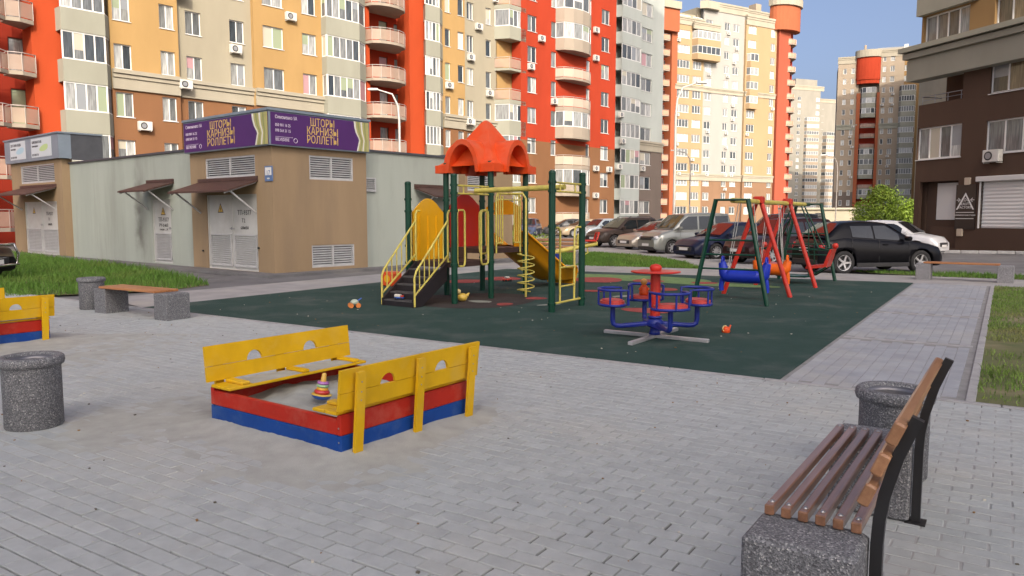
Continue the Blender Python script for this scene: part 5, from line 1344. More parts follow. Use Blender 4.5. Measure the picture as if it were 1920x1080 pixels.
# benches
def slat_bench(loc, rz, label):
    t = thing('bench', label, 'bench', loc=loc, rz=rz, group='benches with concrete blocks')
    for x0, x1 in ((-.24, .06), (1.38, 1.70)):
        b = MB(); b.cbox(x0, x1, -.40, .012, 0, .425 if x0 < 0 else .425, .018); b.build('concrete_block', M_agg, t)
    for i in range(6):
        y = -.028 - i * .066
        s = MB().cbox(0, 1.46, y - .019, y + .019, .428, .472, .005).build('seat_slat', M_wood, t)
        bt = MB()
        for x in (.045, 1.415): bt.lathe([(.012, .472), (.012, .475), (.006, .480), (0, .481)], 8, (x, y, 0))
        bt.build('bolt', M_bolt, s)
    prof = [(-.43, .0), (-.43, .40), (-.435, .50), (-.45, .60), (-.488, .75), (-.525, .85), (-.548, .905)]
    for x in (.03, 1.43):
        b = MB(); w = .024
        rows = []
        for i, (y, z) in enumerate(prof):
            a = prof[max(0, i - 1)]; c2 = prof[min(len(prof) - 1, i + 1)]; d = Vector((c2[0] - a[0], c2[1] - a[1])).normalized(); nn = Vector((d.y, -d.x)) * .022
            rows.append([(x - .018, y - nn.x, z - nn.y), (x + .018, y - nn.x, z - nn.y), (x + .018, y + nn.x, z + nn.y), (x - .018, y + nn.x, z + nn.y)])
        b.grid(rows, 0, False, True); b.quad(rows[-1]); b.quad(rows[0][::-1]); b.box(x - .05, x + .05, -.48, -.38, 0, .008); b.build('back_support', M_blacksteel, t)
    for i, (y, z) in enumerate(((-.395, .60), (-.436, .725), (-.482, .85))):
        M_ = Matrix.Translation((0, y, z)) @ Matrix.Rotation(R(22), 4, 'X')
        s = MB().cbox(-.04, 1.52, -.022, .022, -.046, .046, .008, 0, M_).build('back_slat', M_woodback, t)
        bt = MB()
        for x in (.03, 1.43): bt.cyl(M_ @ Vector((x, -.06, 0)), M_ @ Vector((x, -.045, 0)), .012, n=6)
        bt.build('bolt', M_bolt, s)
    return t
bn = slat_bench((1.03, 3.02, 0), R(56), 'brown slatted bench with black steel backrest in the right foreground')
copy_tree(bn, (0.72, 26.1, 0), R(-4), 'brown slatted bench with backrest standing behind the seesaw', 'benches with concrete blocks')
def flat_bench(loc, rz, L, label, m_block):
    t = thing('bench', label, 'bench', loc=loc, rz=rz, group='benches with concrete blocks')
    for x0, x1 in ((-L / 2, -L / 2 + .34), (L / 2 - .34, L / 2)):
        MB().cbox(x0, x1, -.21, .21, -.02, .42, .015).build('concrete_block', m_block, t)
    for i in range(4):
        y = -.165 + i * .11
        MB().cbox(-L / 2 + .17, L / 2 - .30, y - .05, y + .05, .423, .462, .006).build('seat_plank', M_woodlite, t)
    return t
a, b2 = Vector((-6.98, 13.05, 0)), Vector((-5.42, 12.08, 0)); c = (a + b2) / 2
flat_bench(c, math.atan2((b2 - a).y, (b2 - a).x), 2.05, 'backless bench on two concrete blocks at the left beside a round bin', M_agg)
a, b2 = Vector((10.75, 19.95, 0)), Vector((12.4, 18.75, 0)); c = (a + b2) / 2
flat_bench(c, math.atan2((b2 - a).y, (b2 - a).x), 2.15, 'backless bench on pale concrete blocks at the far right by the road', M_aggL)

# bins
def bin_(loc, label, r=.205, h=.56):
    t = thing('litter_bin', label, 'bin', loc=loc, group='round concrete litter bins')
    MB().lathe([(r * .96, 0), (r, .01), (r, h - .09), (r * 1.02, h - .075)], 40).build('body', M_agg, t)
    MB().lathe([(r * 1.02, h - .078), (r * 1.1, h - .07), (r * 1.14, h - .045), (r * 1.12, h - .015), (r * 1.05, h), (r * .86, h - .002), (r * .8, h - .03)], 40).build('rim', M_agg, t)
    MB().lathe([(r * .8, h - .028), (r * .76, h - .02), (r * .74, h - .05), (r * .72, .12), (0, .1)], 32).build('liner', mat('galvanised liner', (.22, .22, .24), .4, metal=.6, var=.3, scale=5), t)
    return t
b0 = bin_((2.44, 4.74, 0), 'round speckled concrete bin behind the foreground bench')
copy_tree(b0, (-3.78, 5.87, 0), 0, 'large round concrete bin cut off by the left edge of the photo', 'round concrete litter bins')
copy_tree(b0, (-7.5, 13.45, 0), 0, 'round concrete bin behind the left backless bench', 'round concrete litter bins')

# small toys left lying about
def wheels(t, pts, r, m):
    for x, y in pts: MB().cyl((x, y - .012, r), (x, y + .012, r), r, n=12).build('wheel', m, t)
c = G(665, 577); t = thing('toy_tractor', 'small pale green and orange toy vehicle lying left of the stairs', 'toy', loc=c, rz=R(20))
MB().sphere((0, 0, .1), .07, 12, sx=1.1, sz=.8).build('body', pl('toy mint', (.42, .50, .40)), t); wheels(t, ((-.07, -.06), (.06, -.06), (-.07, .06), (.06, .06)), .045, pl('toy orange', (.6, .2, .05))); MB().cyl((.05, 0, .12), (.13, .02, .17), .012, n=7).build('arm', pl('toy blue', (0, 0, 0)), t)
c = G(867, 566); t = thing('toy_duck', 'yellow toy duck standing behind the front tower post', 'toy', loc=c, rz=R(200))
MB().sphere((0, 0, .09), .085, 12, sx=1.25, sz=.95).build('body', pl('toy yellow', (0, 0, 0)), t); MB().sphere((.08, 0, .2), .055, 12).build('head', pl('toy pale yellow', (.7, .55, .22)), t); MB().cyl((.125, 0, .19), (.16, 0, .185), .02, .008, n=8).build('beak', pl('toy orange', (0, 0, 0)), t); MB().cyl((-.09, 0, .12), (-.14, 0, .17), .035, .01, n=8).build('tail', pl('toy yellow', (0, 0, 0)), t)
tw_ = TO + te1 * (-.84) + te2 * .62
t = thing('toy_truck', 'small white and blue toy truck left on the lowest stair tread', 'toy', loc=(tw_.x, tw_.y, .122), rz=R(-20))
MB().cbox(-.09, .09, -.04, .04, .02, .045, .008).build('chassis', pl('toy blue', (0, 0, 0)), t); MB().cbox(-.09, .03, -.04, .04, .046, .1, .01).build('box', pl('toy white', (.65, .62, .55)), t); MB().cbox(.035, .085, -.035, .035, .046, .08, .01).build('cab', pl('toy red', (.55, .06, .04)), t); wheels(t, ((-.06, -.04), (.06, -.04), (-.06, .04), (.06, .04)), .02, M_black)
c = G(951, 528); t = thing('toy_car', 'tiny red and white toy car under the slide', 'toy', loc=c, rz=R(30))
MB().cbox(-.12, .12, -.06, .06, .03, .08, .015).build('body', pl('toy red', (0, 0, 0)), t); MB().cbox(-.06, .05, -.05, .05, .081, .13, .015).build('cab', pl('toy white', (0, 0, 0)), t); wheels(t, ((-.07, -.06), (.07, -.06), (-.07, .06), (.07, .06)), .03, M_black)
c = G(1361, 624); t = thing('toy_watering_can', 'small red toy watering can lying on the green mat right of the carousel', 'toy', loc=c, rz=R(40))
MB().lathe([(0, .0), (.05, .0), (.06, .02), (.055, .075), (.03, .09), (0, .09)], 16).build('body', M_redpl, t); MB().tube([(.05, 0, .03), (.09, 0, .06), (.11, 0, .1)], .012, 7).build('spout', M_redpl, t); MB().tube([(-.05, 0, .03), (-.085, 0, .06), (-.06, 0, .1), (0, 0, .1)], .009, 6).build('handle', pl('toy pale yellow', (0, 0, 0)), t)
sx = Vector((1.94, 10.2, 0)) + Vector((math.cos(R(94)), math.sin(R(94)), 0)) * .55
t = thing('toy_figure', 'red toy figure with orange head sitting on the rear carousel seat', 'toy', loc=(sx.x - .03, sx.y - .05, .53))
MB().lathe([(0, 0), (.06, .005), (.07, .04), (.05, .09), (.055, .12), (.03, .15), (0, .155)], 16).build('body', M_redpl, t); MB().sphere((0, 0, .19), .05, 12).build('head', pl('toy orange head', (.66, .30, .06)), t)
for s in (-1, 1): MB().sphere((s * .055, -.02, .09), .024, 8).build('hand', M_redpl, t)
# ------------------------------------------------------------------ cars
M_tyre = mat('tyre rubber', (0.018, 0.018, 0.019), 0.8, var=.2, scale=20)
M_alloy = mat('alloy rim', (0.55, 0.55, 0.56), 0.35, metal=.6)
M_cglass = mat('tinted car glass', (0.012, 0.015, 0.018), 0.04, spec=.8)
M_lamp = mat('headlamp lens', (0.55, 0.57, 0.6), 0.12, coat=.6); M_tail = mat('tail lamp lens', (0.42, 0.012, 0.015), 0.2, coat=.6)
M_trim = mat('dark car trim', (0.02, 0.02, 0.022), 0.55); M_plate = mat('number plate', (.7, .7, .68), .5); M_chrome = mat('chrome', (.7, .7, .72), .12, metal=1.0)
def paint(name, col, metal=.2, rough=.3):
    dk = max(col) < .06
    return mat('paint ' + name, col, rough, metal=0.0 if dk else metal, coat=.12 if dk else .6, spec=.15 if dk else .5, var=.1, scale=1.5)
CARC = {}
def wheel_meshes(r, w=.2, spokes=7):
    k = (r, spokes)
    if k not in CARC:
        t = MB(); t.lathe([(r * .66, -w * .45), (r * .72, -w / 2), (r * .94, -w / 2), (r, -w * .36), (r, w * .36), (r * .94, w / 2), (r * .72, w / 2), (r * .66, w * .45)], 28)
        Mx = Matrix.Rotation(R(90), 4, 'X'); t.v = [tuple(Mx @ Vector(v)) for v in t.v]
        rm = MB(); rm.lathe([(r * .67, -w * .4), (r * .69, -w * .46), (r * .62, -w * .42), (r * .6, -w * .1)], 28, mi=0); rm.lathe([(r * .67, w * .4), (r * .69, w * .46), (r * .62, w * .42), (r * .6, w * .1)], 28, mi=0)
        rm.lathe([(0, -w * .08), (r * .62, -w * .08)], 28, mi=1); rm.lathe([(0, w * .08), (r * .62, w * .08)], 28, mi=1)
        for s in (-1, 1):
            for i in range(spokes):
                M_ = Matrix.Rotation(2 * math.pi * i / spokes, 4, 'Z')
                z = s * w * .38
                rm.quad([M_ @ Vector((r * .1, -r * .09, z)), M_ @ Vector((r * .64, -r * .06, z + s * .01)), M_ @ Vector((r * .64, r * .06, z + s * .01)), M_ @ Vector((r * .1, r * .09, z))])
                for e in (-1, 1): rm.quad([M_ @ Vector((r * .1, e * r * .09, z)), M_ @ Vector((r * .64, e * r * .06, z + s * .01)), M_ @ Vector((r * .64, e * r * .06, z - s * .03)), M_ @ Vector((r * .1, e * r * .09, z - s * .03))])
            rm.cyl((0, 0, s * w * .2), (0, 0, s * w * .42), r * .16, r * .13, 12)
        rm.v = [tuple(Mx @ Vector(v)) for v in rm.v]
        CARC[k] = (t.mesh('tyre', M_tyre), rm.mesh('rim', [M_alloy, M_black]))
    return CARC[k]
def interp(pts, x):
    if x <= pts[0][0]: return pts[0][1]
    for (a, za), (b, zb) in zip(pts, pts[1:]):
        if x <= b:
            t = (x - a) / (b - a + 1e-9); return za + (zb - za) * t
    return pts[-1][1]
def car(name, label, cat, P, col, loc, rz, near=1):
    """P: dict of real dimensions; local x forward, y left"""
    t = thing(name, label, cat, loc=loc, rz=rz, group='parked cars')
    L, W, H, wb, wr = P['L'], P['W'], P['H'], P['wb'], P['wr']; gc = P.get('gc', .2); h2 = W / 2
    xf = L / 2 - P['fo']; xr = xf - wb; ra = wr + .055
    top = P['top']           # (x, z) belt / bonnet / boot line from rear to front
    xs = set(np.linspace(-L / 2, L / 2, 44).tolist())
    for xw in (xf, xr):
        xs |= set((xw + ra * math.cos(a)) for a in np.linspace(0, math.pi, 13)); xs |= {xw - ra - .002, xw + ra + .002}
    for x, _ in top: xs.add(x)
    xs = sorted(xs); rows = []
    for x in xs:
        zt = interp(top, x)
        e = abs(x) / (L / 2); w = h2 * (1 - .22 * max(0, (e - .8) / .2) ** 2.2)
        zb = gc
        for xw in (xf, xr):
            dx = abs(x - xw)
            if dx <= ra + 1e-6: zb = max(gc, wr + math.sqrt(max(0, ra * ra - dx * dx)))
        if e > .93: zb = max(zb, gc + .12 * (e - .93) / .07)
        zb = min(zb, zt - .12)
        d = zt - gc
        zz = lambda f: max(zb + .002, gc + d * f)
        half = [(w * .80, zb + .0), (w * .965, zb), (w * (.985), zz(.25)), (w * 1.0, zz(.45)), (w * .985, zz(.68)), (w * .965, zz(.82)), (w * .925, max(zb + .01, zt - .03)), (w * .86, zt), (w * .45, zt + .025), (0, zt + .035)]
        rows.append([(x, y, z) for y, z in half] + [(x, -y, z) for y, z in half[-2::-1]])
    b = MB(); b.grid(rows, 0, True, flip=False); b.quad(rows[0]); b.quad(rows[-1][::-1])
    # greenhouse
    A, B, C, D = P['gh']      # windscreen base, windscreen top, rear roof, rear base as (x, z)
    path = [(A[0], A[1])]
    for k in (.5, 1): path.append((A[0] + (B[0] - A[0]) * k, A[1] + (B[1] - A[1]) * k + (.02 if k < 1 else 0)))
    for k in (.2, .4, .6, .8, 1): path.append((B[0] + (C[0] - B[0]) * k, B[1] + (C[1] - B[1]) * k + .045 * math.sin(math.pi * k) * (1)))
    for k in (.5, 1): path.append((C[0] + (D[0] - C[0]) * k, C[1] + (D[1] - C[1]) * k + (.015 if k < 1 else 0)))
    wB, wT = h2 * .90, h2 * P.get('tumble', .70)
    def yw(z, x): zt = interp(top, x); return wB + (wT - wB) * max(0, min(1, (z - zt) / (H - .06 - zt)))
    g = []
    for x, z in path:
        zb = interp(top, x) - .02; z = max(z, zb + .02)
        half = [(yw(zb, x), zb), (yw(zb + (z - zb) * .5, x) + .012, zb + (z - zb) * .5), (yw(z - .05, x), max(zb, z - .05)), (yw(z, x) - .06, z), (yw(z, x) * .5, z + .02), (0, z + .028)]
        g.append([(x, y, zz_) for y, zz_ in half] + [(x, -y, zz_) for y, zz_ in half[-2::-1]])
    b.grid(g, 0, True, flip=True)
    b.build('body', col, t)
    # underside / arches liner
    u = MB(); u.box(-L / 2 + .15, L / 2 - .15, -h2 * .78, h2 * .78, gc - .02, gc + .45); u.build('underbody', M_trim, t)
    off = .012
    def cross(p0, p1, f0, f1, wi0, wi1, nm):
        rws = []
        for f in np.linspace(f0, f1, 4):
            x = p0[0] + (p1[0] - p0[0]) * f; z = p0[1] + (p1[1] - p0[1]) * f; dz = Vector((p1[0] - p0[0], p1[1] - p0[1])).normalized(); nx, nz = -dz.y, dz.x
            if nz < 0: nx, nz = -nx, -nz
            yy = (yw(z, x) - .05) * (wi0 + (wi1 - wi0) * f)
            rws.append([(x + nx * (off + .02), y, z + nz * (off + .02) + .022 * (1 - (y / yy) ** 2)) for y in np.linspace(-yy, yy, 7)])
        MB().grid(rws, 0, True).build(nm, M_cglass, t)
    cross(A, B, .06, .93, 1.0, .97, 'windscreen'); cross(D, C, .12, .92, 1.0, .95, 'rear_window')
    zl = lambda x: interp([(D[0], D[1]), (C[0], C[1]), (B[0], B[1]), (A[0], A[1])], x)
    for (x0, x1) in P['win']:
        for s in (-1, 1):
            n = 5; lo = []; hi = []
            for x in np.linspace(x0, x1, n):
                zb = interp(top, x) + .025; zt = max(zb + .03, zl(x) - .085)
                lo.append((x, s * (yw(zb, x) + off), zb)); hi.append((x, s * (yw(zt, x) + off), zt))
            md = [(a[0], (a[1] + c[1]) / 2 + s * .008, (a[2] + c[2]) / 2) for a, c in zip(lo, hi)]
            MB().grid([lo, md, hi], 0, True).build('side_window', M_cglass, t)
    ty, rmm = wheel_meshes(wr, .2, P.get('spokes', 7))
    for xw in (xf, xr):
        for s in (-1, 1):
            w = put('wheel', None, t, loc=(xw, s * (h2 - .115), wr)); put('tyre', ty, w); put('rim', rmm, w)
    zf = interp(top, L / 2 - .12)
    hz_ = P.get('lamp', zf - .16)
    for s in (-1, 1):
        MB().sphere((L / 2 - .2, s * h2 * .70, hz_), .14, 10, sx=1.25, sy=1.1, sz=.62).build('headlight', M_lamp, t)
        MB().sphere((-L / 2 + .13, s * h2 * .78, P.get('tail', interp(top, -L / 2 + .1) - .12)), .13, 10, sx=.9, sy=.8, sz=1.1).build('tail_light', M_tail, t)
        m_ = MB(); m_.cbox(-.07, .07, -.1, .1, -.06, .07, .03, 0, Matrix.Translation((A[0] - .28, s * (h2 + .07), A[1] + .06))); m_.build('mirror', col, t)
        for xh in P.get('handles', (xf - 1.25, xf - 2.1)):
            MB().cbox(xh - .09, xh + .09, s * (h2 * .975) - .02, s * (h2 * .975) + .02, interp(top, xh) - .14, interp(top, xh) - .11, .006).build('door_handle', col, t)
        for xd in P.get('seams', (xf - .42, xf - 1.42, xf - 2.3)):
            z0 = gc + .12; z1 = interp(top, xd) - .03
            MB().quad([(xd, s * (h2 * 1.002), z0), (xd + .012, s * (h2 * 1.002), z0), (xd + .012, s * (h2 * .975), z1), (xd, s * (h2 * .975), z1)]).build('door_seam', M_trim, t)
        MB().cbox(xr + ra, xf - ra, s * h2 * .985 - .02, s * h2 * .985 + .02, gc - .02, gc + .1, .01).build('sill', M_trim, t)
    fz = gc + .05
    MB().cbox(L / 2 - .12, L / 2 + .015, -h2 * .52, h2 * .52, hz_ - .12, hz_ + .06, .02).build('grille', M_trim, t)
    MB().cbox(L / 2 - .2, L / 2 + .02, -h2 * .72, h2 * .72, gc + .02, gc + .17, .03).build('front_bumper', M_trim if P.get('darkbump') else col, t)
    MB().cbox(-L / 2 - .02, -L / 2 + .2, -h2 * .74, h2 * .74, gc + .02, gc + .2, .03).build('rear_bumper', M_trim, t)
    MB().box(L / 2 + .021, L / 2 + .03, -.26, .26, gc + .19, gc + .30).build('number_plate', M_plate, t)
    MB().box(-L / 2 - .03, -L / 2 - .021, -.26, .26, gc + .42, gc + .53).build('number_plate', M_plate, t)
    MB().cbox(L / 2 - .05, L / 2 + .03, -h2 * .4, h2 * .4, hz_ + .02, hz_ + .035, .004).build('grille_bar', M_chrome, t)
    if P.get('rails'):
        for s in (-1, 1): MB().tube([(B[0] - .1, s * (wT - .09), H - .02), (B[0] - .3, s * (wT - .08), H + .06), (C[0] + .3, s * (wT - .08), H + .06), (C[0] + .1, s * (wT - .09), H - .02)], .018, 6).build('roof_rail', M_trim, t)
    return t
SUVP = dict(L=4.35, W=1.80, H=1.62, wb=2.63, wr=.34, fo=.88, gc=.26, top=[(-2.17, .92), (-2.0, 1.0), (-1.2, 1.02), (.7, .96), (1.35, .98), (1.95, .84), (2.17, .62)], gh=[(1.05, 1.0), (.25, 1.57), (-1.55, 1.58), (-2.02, 1.05)], win=[(-.25, .62), (-1.15, -.32), (-1.72, -1.25)], spokes=7, rails=True)
SEDP = dict(L=4.6, W=1.78, H=1.45, wb=2.7, wr=.32, fo=.92, gc=.17, top=[(-2.3, .86), (-2.1, .98), (-1.5, .98), (-1.2, .94), (.75, .88), (1.3, .86), (2.0, .74), (2.3, .52)], gh=[(1.15, .90), (.2, 1.40), (-.95, 1.40), (-1.75, .99)], win=[(-.2, .65), (-1.15, -.28)], spokes=10, handles=(.1, -.8), tumble=.66)
VANP = dict(L=4.25, W=1.72, H=1.82, wb=2.58, wr=.31, fo=.84, gc=.18, top=[(-2.12, 1.05), (-1.9, 1.1), (.7, 1.06), (1.2, 1.08), (1.8, .92), (2.12, .66)], gh=[(1.2, 1.1), (.45, 1.76), (-1.85, 1.80), (-2.05, 1.12)], win=[(-.1, .85), (-1.0, -.2), (-1.8, -1.1)], spokes=6, tumble=.80, darkbump=True, lamp=.74, handles=(.05, -.95))
JUKP = dict(L=4.13, W=1.77, H=1.57, wb=2.53, wr=.345, fo=.86, gc=.24, top=[(-2.06, .78), (-1.9, 1.0), (-1.3, 1.08), (.5, .96), (1.0, .96), (1.5, .88), (1.85, .78), (2.06, .58)], gh=[(.95, .98), (.1, 1.50), (-1.25, 1.49), (-1.88, 1.06)], win=[(-.3, .5), (-1.05, -.36)], spokes=5, handles=(.0,), tumble=.66)
HATP = dict(L=4.1, W=1.70, H=1.50, wb=2.5, wr=.31, fo=.82, gc=.19, top=[(-2.05, .86), (-1.85, .98), (-1.3, .98), (.8, .90), (1.25, .91), (1.8, .80), (2.05, .58)], gh=[(1.1, .93), (.3, 1.45), (-1.3, 1.45), (-1.85, 1.0)], win=[(-.15, .6), (-1.0, -.22), (-1.5, -1.08)], spokes=8)
def place(P, wheel_xy, heading, near):
    """wheel_xy: ground point of the near front wheel; near=+1 left side faces us, -1 right side"""
    f = Vector((math.cos(heading), math.sin(heading), 0)); l = Vector((-f.y, f.x, 0))
    xf = P['L'] / 2 - P['fo']
    c = Vector((wheel_xy[0], wheel_xy[1], 0)) - f * xf - l * (near * (P['W'] / 2 - .1))
    return (c.x, c.y, -.05), heading
HD = R(208)
car('parked_car', 'dark brown crossover parked farthest back in the row beside the silver sedan', 'car', SUVP, paint('dark brown', (.045, .034, .03)), *place(SUVP, (5.55, 41.2), HD, 1))
car('parked_car', 'silver beige sedan parked between brown crossover and grey van', 'car', SEDP, paint('silver beige', (.36, .33, .28), .5), *place(SEDP, (6.75, 37.6), HD, 1))
car('parked_van', 'grey green passenger van with dark front bumper in the parking row', 'van', VANP, paint('grey green', (.24, .255, .24), .4), *place(VANP, (7.06, 33.6), R(203), 1))
car('parked_car', 'dark blue sedan parked in front of the grey van', 'car', SEDP, paint('dark blue', (.012, .016, .04)), *place(SEDP, (7.95, 29.6), R(205), 1))
car('parked_car', 'maroon black crossover seen through the swing set', 'car', SUVP, paint('maroon black', (.03, .012, .014)), *place(SUVP, (9.0, 26.3), R(204), 1))
f = R(11); rw = Vector((9.62, 22.0, 0)); fw = rw + Vector((math.cos(f), math.sin(f), 0)) * 2.53
car('parked_car', 'black compact crossover parked side-on right of the swing set', 'car', JUKP, paint('black', (.005, .005, .007)), *place(JUKP, (fw.x, fw.y), f, -1))
car('parked_car', 'white hatchback behind the black crossover near the brown building', 'car', HATP, paint('white', (.62, .63, .64), .0), (16.9, 33.6, -.05), R(-48))
bb = car('parked_car', 'black car nose with chrome bar at the left edge beside the grass', 'car', SUVP, paint('black', (0, 0, 0)), (-15.35, 19.6, -.03), R(-8))
b = MB()
for z, w in ((.42, .8), (.95, .66)): b.tube([(2.05, -w, z), (2.26, -w * .85, z), (2.34, 0, z), (2.26, w * .85, z), (2.05, w, z)], .032, 8)
for s in (-1, 1): b.tube([(2.26, s * .62, .42), (2.36, s * .58, .7), (2.27, s * .54, .95)], .032, 8)
b.build('bull_bar', M_chrome, bb)
far = [(960 + 0, 0)]
def far_car(px, D, P, colname, col, rz, label):
    x = (px - 960) / F_PX * D; car('parked_car', label, 'car', P, paint(colname, col, .3), (x, D, -.05), rz)
far_car(1128, 57, HATP, 'pale blue', (.34, .38, .42), R(215), 'pale silver hatchback in the back row left of the brown crossover')
far_car(1096, 62, SEDP, 'sand', (.42, .33, .22), R(200), 'sand coloured sedan in the back row seen between the tower posts')
far_car(1066, 66, SEDP, 'graphite', (.05, .05, .055), R(190), 'graphite sedan in the far row below the building entrance')
far_car(1172, 68, HATP, 'red', (.42, .03, .025), R(200), 'red hatchback roof showing above the brown crossover')
far_car(1245, 72, HATP, 'light grey', (.5, .5, .5), R(195), 'light grey hatchback far behind the grey van')
far_car(992, 64, HATP, 'steel blue', (.06, .08, .14), R(260), 'steel blue car parked far behind the orange slide hood')
far_car(1460, 40, VANP, 'navy', (.02, .025, .035), R(200), 'navy van behind the swing set beam')

# ------------------------------------------------------------------ lamp posts
M_pole = mat('pale lamp pole', (.50, .48, .45), .5, metal=.3); M_polebrown = mat('grey lamp pole', (.26, .24, .22), .5, metal=.3)
def lamp(px, D, h, arm, m, label, lean=0):
    x = (px - 960) / F_PX * D
    t = thing('street_lamp', label, 'lamp post', loc=(x, D, -.06), group='street lamps')
    MB().tube([(0, 0, 0), (0, 0, h * .8), (arm * .06, 0, h * .9), (arm * .3, 0, h * .97), (arm, 0, h)], lambda f: .085 - .045 * f, 8).build('pole', m, t)
    s = 1 if arm > 0 else -1
    MB().cbox(arm - .1, arm + .5 * s if s > 0 else arm + .1, -.14, .14, h - .06, h + .06, .03).build('lamp_head', mat('lamp head', (.62, .62, .6), .4), t) if s > 0 else MB().cbox(arm - .5, arm + .1, -.14, .14, h - .06, h + .06, .03).build('lamp_head', mat('lamp head', (.62, .62, .6), .4), t)
    MB().box(-.14, .14, -.14, .14, 0, .4).build('base', m, t)
lamp(752, 45, 9.05, -1.3, M_pole, 'curved white street lamp standing in front of the round orange balconies')
lamp(1262, 43, 9.1, 1.2, M_pole, 'tall pale street lamp left of the yellow tower block')
lamp(1291, 88, 9.2, -1.8, M_polebrown, 'thin grey street lamp in front of the yellow tower block')
lamp(1564, 92, 9.0, -1.6, M_polebrown, 'thin street lamp between cream block and brown tower')

# ------------------------------------------------------------------ tree, shrubs, stones, low kiosk
M_leaf = mat('sunny leaves', (0.20, 0.29, 0.03), 0.55, col2=(.12, .20, .022), scale=.8, island=.35, spec=.3)
M_bark = mat('bark', (.10, .075, .05), .9, var=.3, scale=8, bump=.5, bscale=20)
def leafy(parent, clumps, n, size, m, seed, name='crown'):
    rs = np.random.RandomState(seed); V = []; Fc = []
    for k in range(n):
        c = clumps[rs.randint(len(clumps))]
        d = rs.normal(size=3); d /= np.linalg.norm(d); r = c[3] * rs.uniform(.55, 1.0) ** .5 * (1 + .18 * rs.normal())
        p = np.array(c[:3]) + d * r * np.array([1, 1, .85])
        u = rs.normal(size=3); u /= np.linalg.norm(u); w = np.cross(u, d + .4 * rs.normal(size=3)); w /= (np.linalg.norm(w) + 1e-6)
        s = size * rs.uniform(.6, 1.4); i = len(V)
        V += [tuple(p - u * s), tuple(p + w * s * .5), tuple(p + u * s), tuple(p - w * s * .5)]; Fc.append((i, i + 1, i + 2, i + 3))
    me = bpy.data.meshes.new(name); me.from_pydata(V, [], Fc); me.materials.append(m); me.update()
    return put(name, me, parent)
def tree(label, loc, clumps, n, size, trunk_h, seed, m=None, name='tree', cat='tree'):
    t = thing(name, label, cat, loc=loc)
    b = MB(); b.tube([(0, 0, -.1), (.05, .03, trunk_h * .5), (.0, .0, trunk_h)], lambda f: .13 - .06 * f, 8)
    for c in clumps[:6]: b.tube([(0, 0, trunk_h * .7), ((c[0]) * .5, c[1] * .5, (trunk_h + c[2]) / 2), (c[0] * .9, c[1] * .9, c[2])], lambda f: .06 - .04 * f, 6)
    b.build('trunk', M_bark, t); leafy(t, clumps, n, size, m or M_leaf, seed)
    return t
Dt = 56; xt = (1652 - 960) / F_PX * Dt
tree('bushy bright green tree in front of the brown tower block', (xt, Dt, -.05), [(0, 0, 2.9, 1.15), (-1.2, .2, 2.1, .95), (1.2, .2, 2.3, .9), (-.5, -.6, 1.5, 1.0), (.8, -.5, 1.5, .95), (0, .5, 3.3, .8), (-1.6, -.2, 1.2, .7), (1.9, 0, 1.7, .8), (2.4, .3, 2.4, .6)], 9000, .085, 1.6, 11)
p = G(968, 452)
for i, (px, py, s, lab) in enumerate(((955, 468, .5, 'leafy green shrub seen under the upper tower deck'), (1012, 470, .45, 'low dark green shrub by the white stones behind the slide'))):
    p = G(px, py); tree(lab, (p.x, p.y, -.03), [(0, 0, .5 * s * 2, .6 * s * 1.6), (.5, .1, .4, .4), (-.5, 0, .45, .4), (.1, -.3, .3, .4)], 1500, .05, .3, 31 + i, name='shrub', cat='shrub')
M_stone = mat('pale boulder', (.42, .41, .38), .9, var=.4, scale=4, bump=.8, bscale=12)
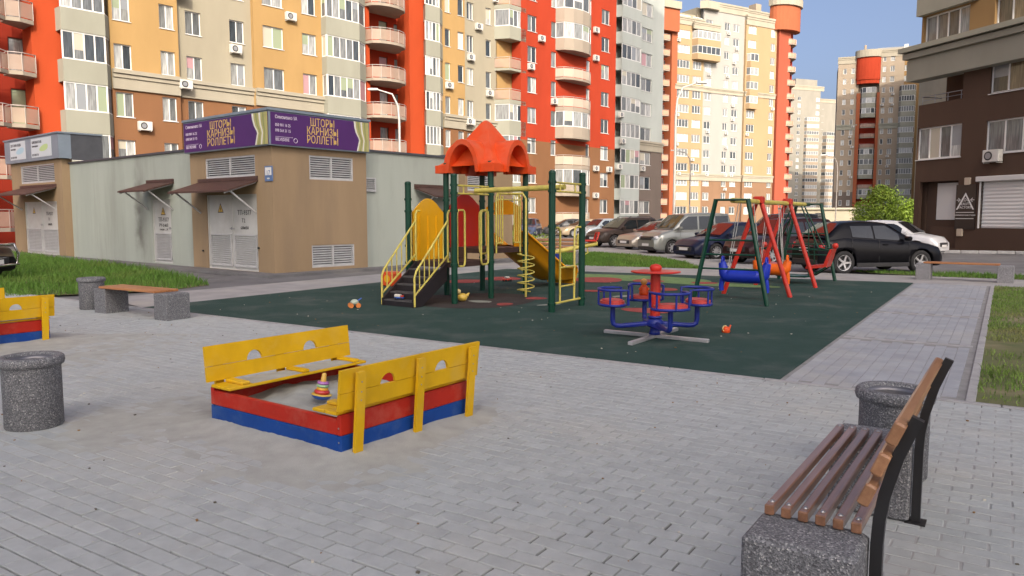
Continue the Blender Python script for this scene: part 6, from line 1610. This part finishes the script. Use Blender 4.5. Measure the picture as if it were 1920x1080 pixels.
for i, (px, py, r) in enumerate(((990, 456, .35), (1000, 458, .3), (1012, 455, .38), (982, 460, .3))):
    p = G(px, py); b = MB(); b.sphere((0, 0, r * .45), r, 10, sx=1.2, sz=.75)
    b.v = [tuple(Vector(v) * (1 + .25 * mnoise.noise((v[0] * 3 + i * 7, v[1] * 3, v[2] * 3)))) for v in b.v]
    b.build('boulder', M_stone, loc=(p.x, p.y, -.05), label='pale boulder, %s of the rocks edging the bed behind the slide' % ('second from left', 'third from left', 'rightmost', 'leftmost')[i], cat='boulder', group='boulders')
Dk = 118; x0 = (1478 - 960) / F_PX * Dk; x1 = (1607 - 960) / F_PX * Dk
kt = thing('kiosk', 'low pale yellow pavilion far behind the parked cars', 'kiosk', loc=((x0 + x1) / 2, Dk, -.06)); w = (x1 - x0) / 2
wall_part(kt, 'wall', -w, w, 0, 2.7, 0, W_cream, [(-w + 1, -w + 3, .9, 2.2), (-w + 4, -w + 5.2, .1, 2.2)], back=4); MB().box(-w - .3, w + .3, -.4, 4.4, 2.703, 3.0).build('roof', W_cornice, kt)
window(kt, -w + 1, .9, 2, 1.3, .1, 2, each=False); MB().box(-w + 4, -w + 5.2, .08, .13, .1, 2.2).build('door', M_trim, kt)

# ------------------------------------------------------------------ grit and small litter on the paving
rs = np.random.RandomState(5); b = MB()
for i in range(420):
    a_, c_ = rs.uniform(-7, -.3), rs.uniform(-5, 13); p = q(a_, c_); s = rs.uniform(.003, .009)
    M_ = Matrix.Translation((p.x, p.y, s * .4)) @ Matrix.Rotation(rs.uniform(0, 6.28), 4, 'Z')
    b.box(-s, s, -s * .7, s * .7, -s * .5, s * .6, int(rs.randint(3)), M_)
for i in range(160):
    a_, c_ = rs.uniform(.2, 11), rs.uniform(.2, 11); p = q(a_, c_); s = rs.uniform(.004, .012)
    M_ = Matrix.Translation((p.x, p.y, .006 + s * .3)) @ Matrix.Rotation(rs.uniform(0, 6.28), 4, 'Z')
    b.box(-s, s, -s * .5, s * .5, -s * .3, s * .4, int(rs.randint(3)), M_)
b.build('grit', [mat('grit dark', (.10, .09, .07), .9), mat('grit pale', (.5, .48, .42), .9), mat('dead leaf', (.22, .13, .05), .8)], kind='stuff', label='scattered grit and leaf bits on the paving and mat', cat='grit')
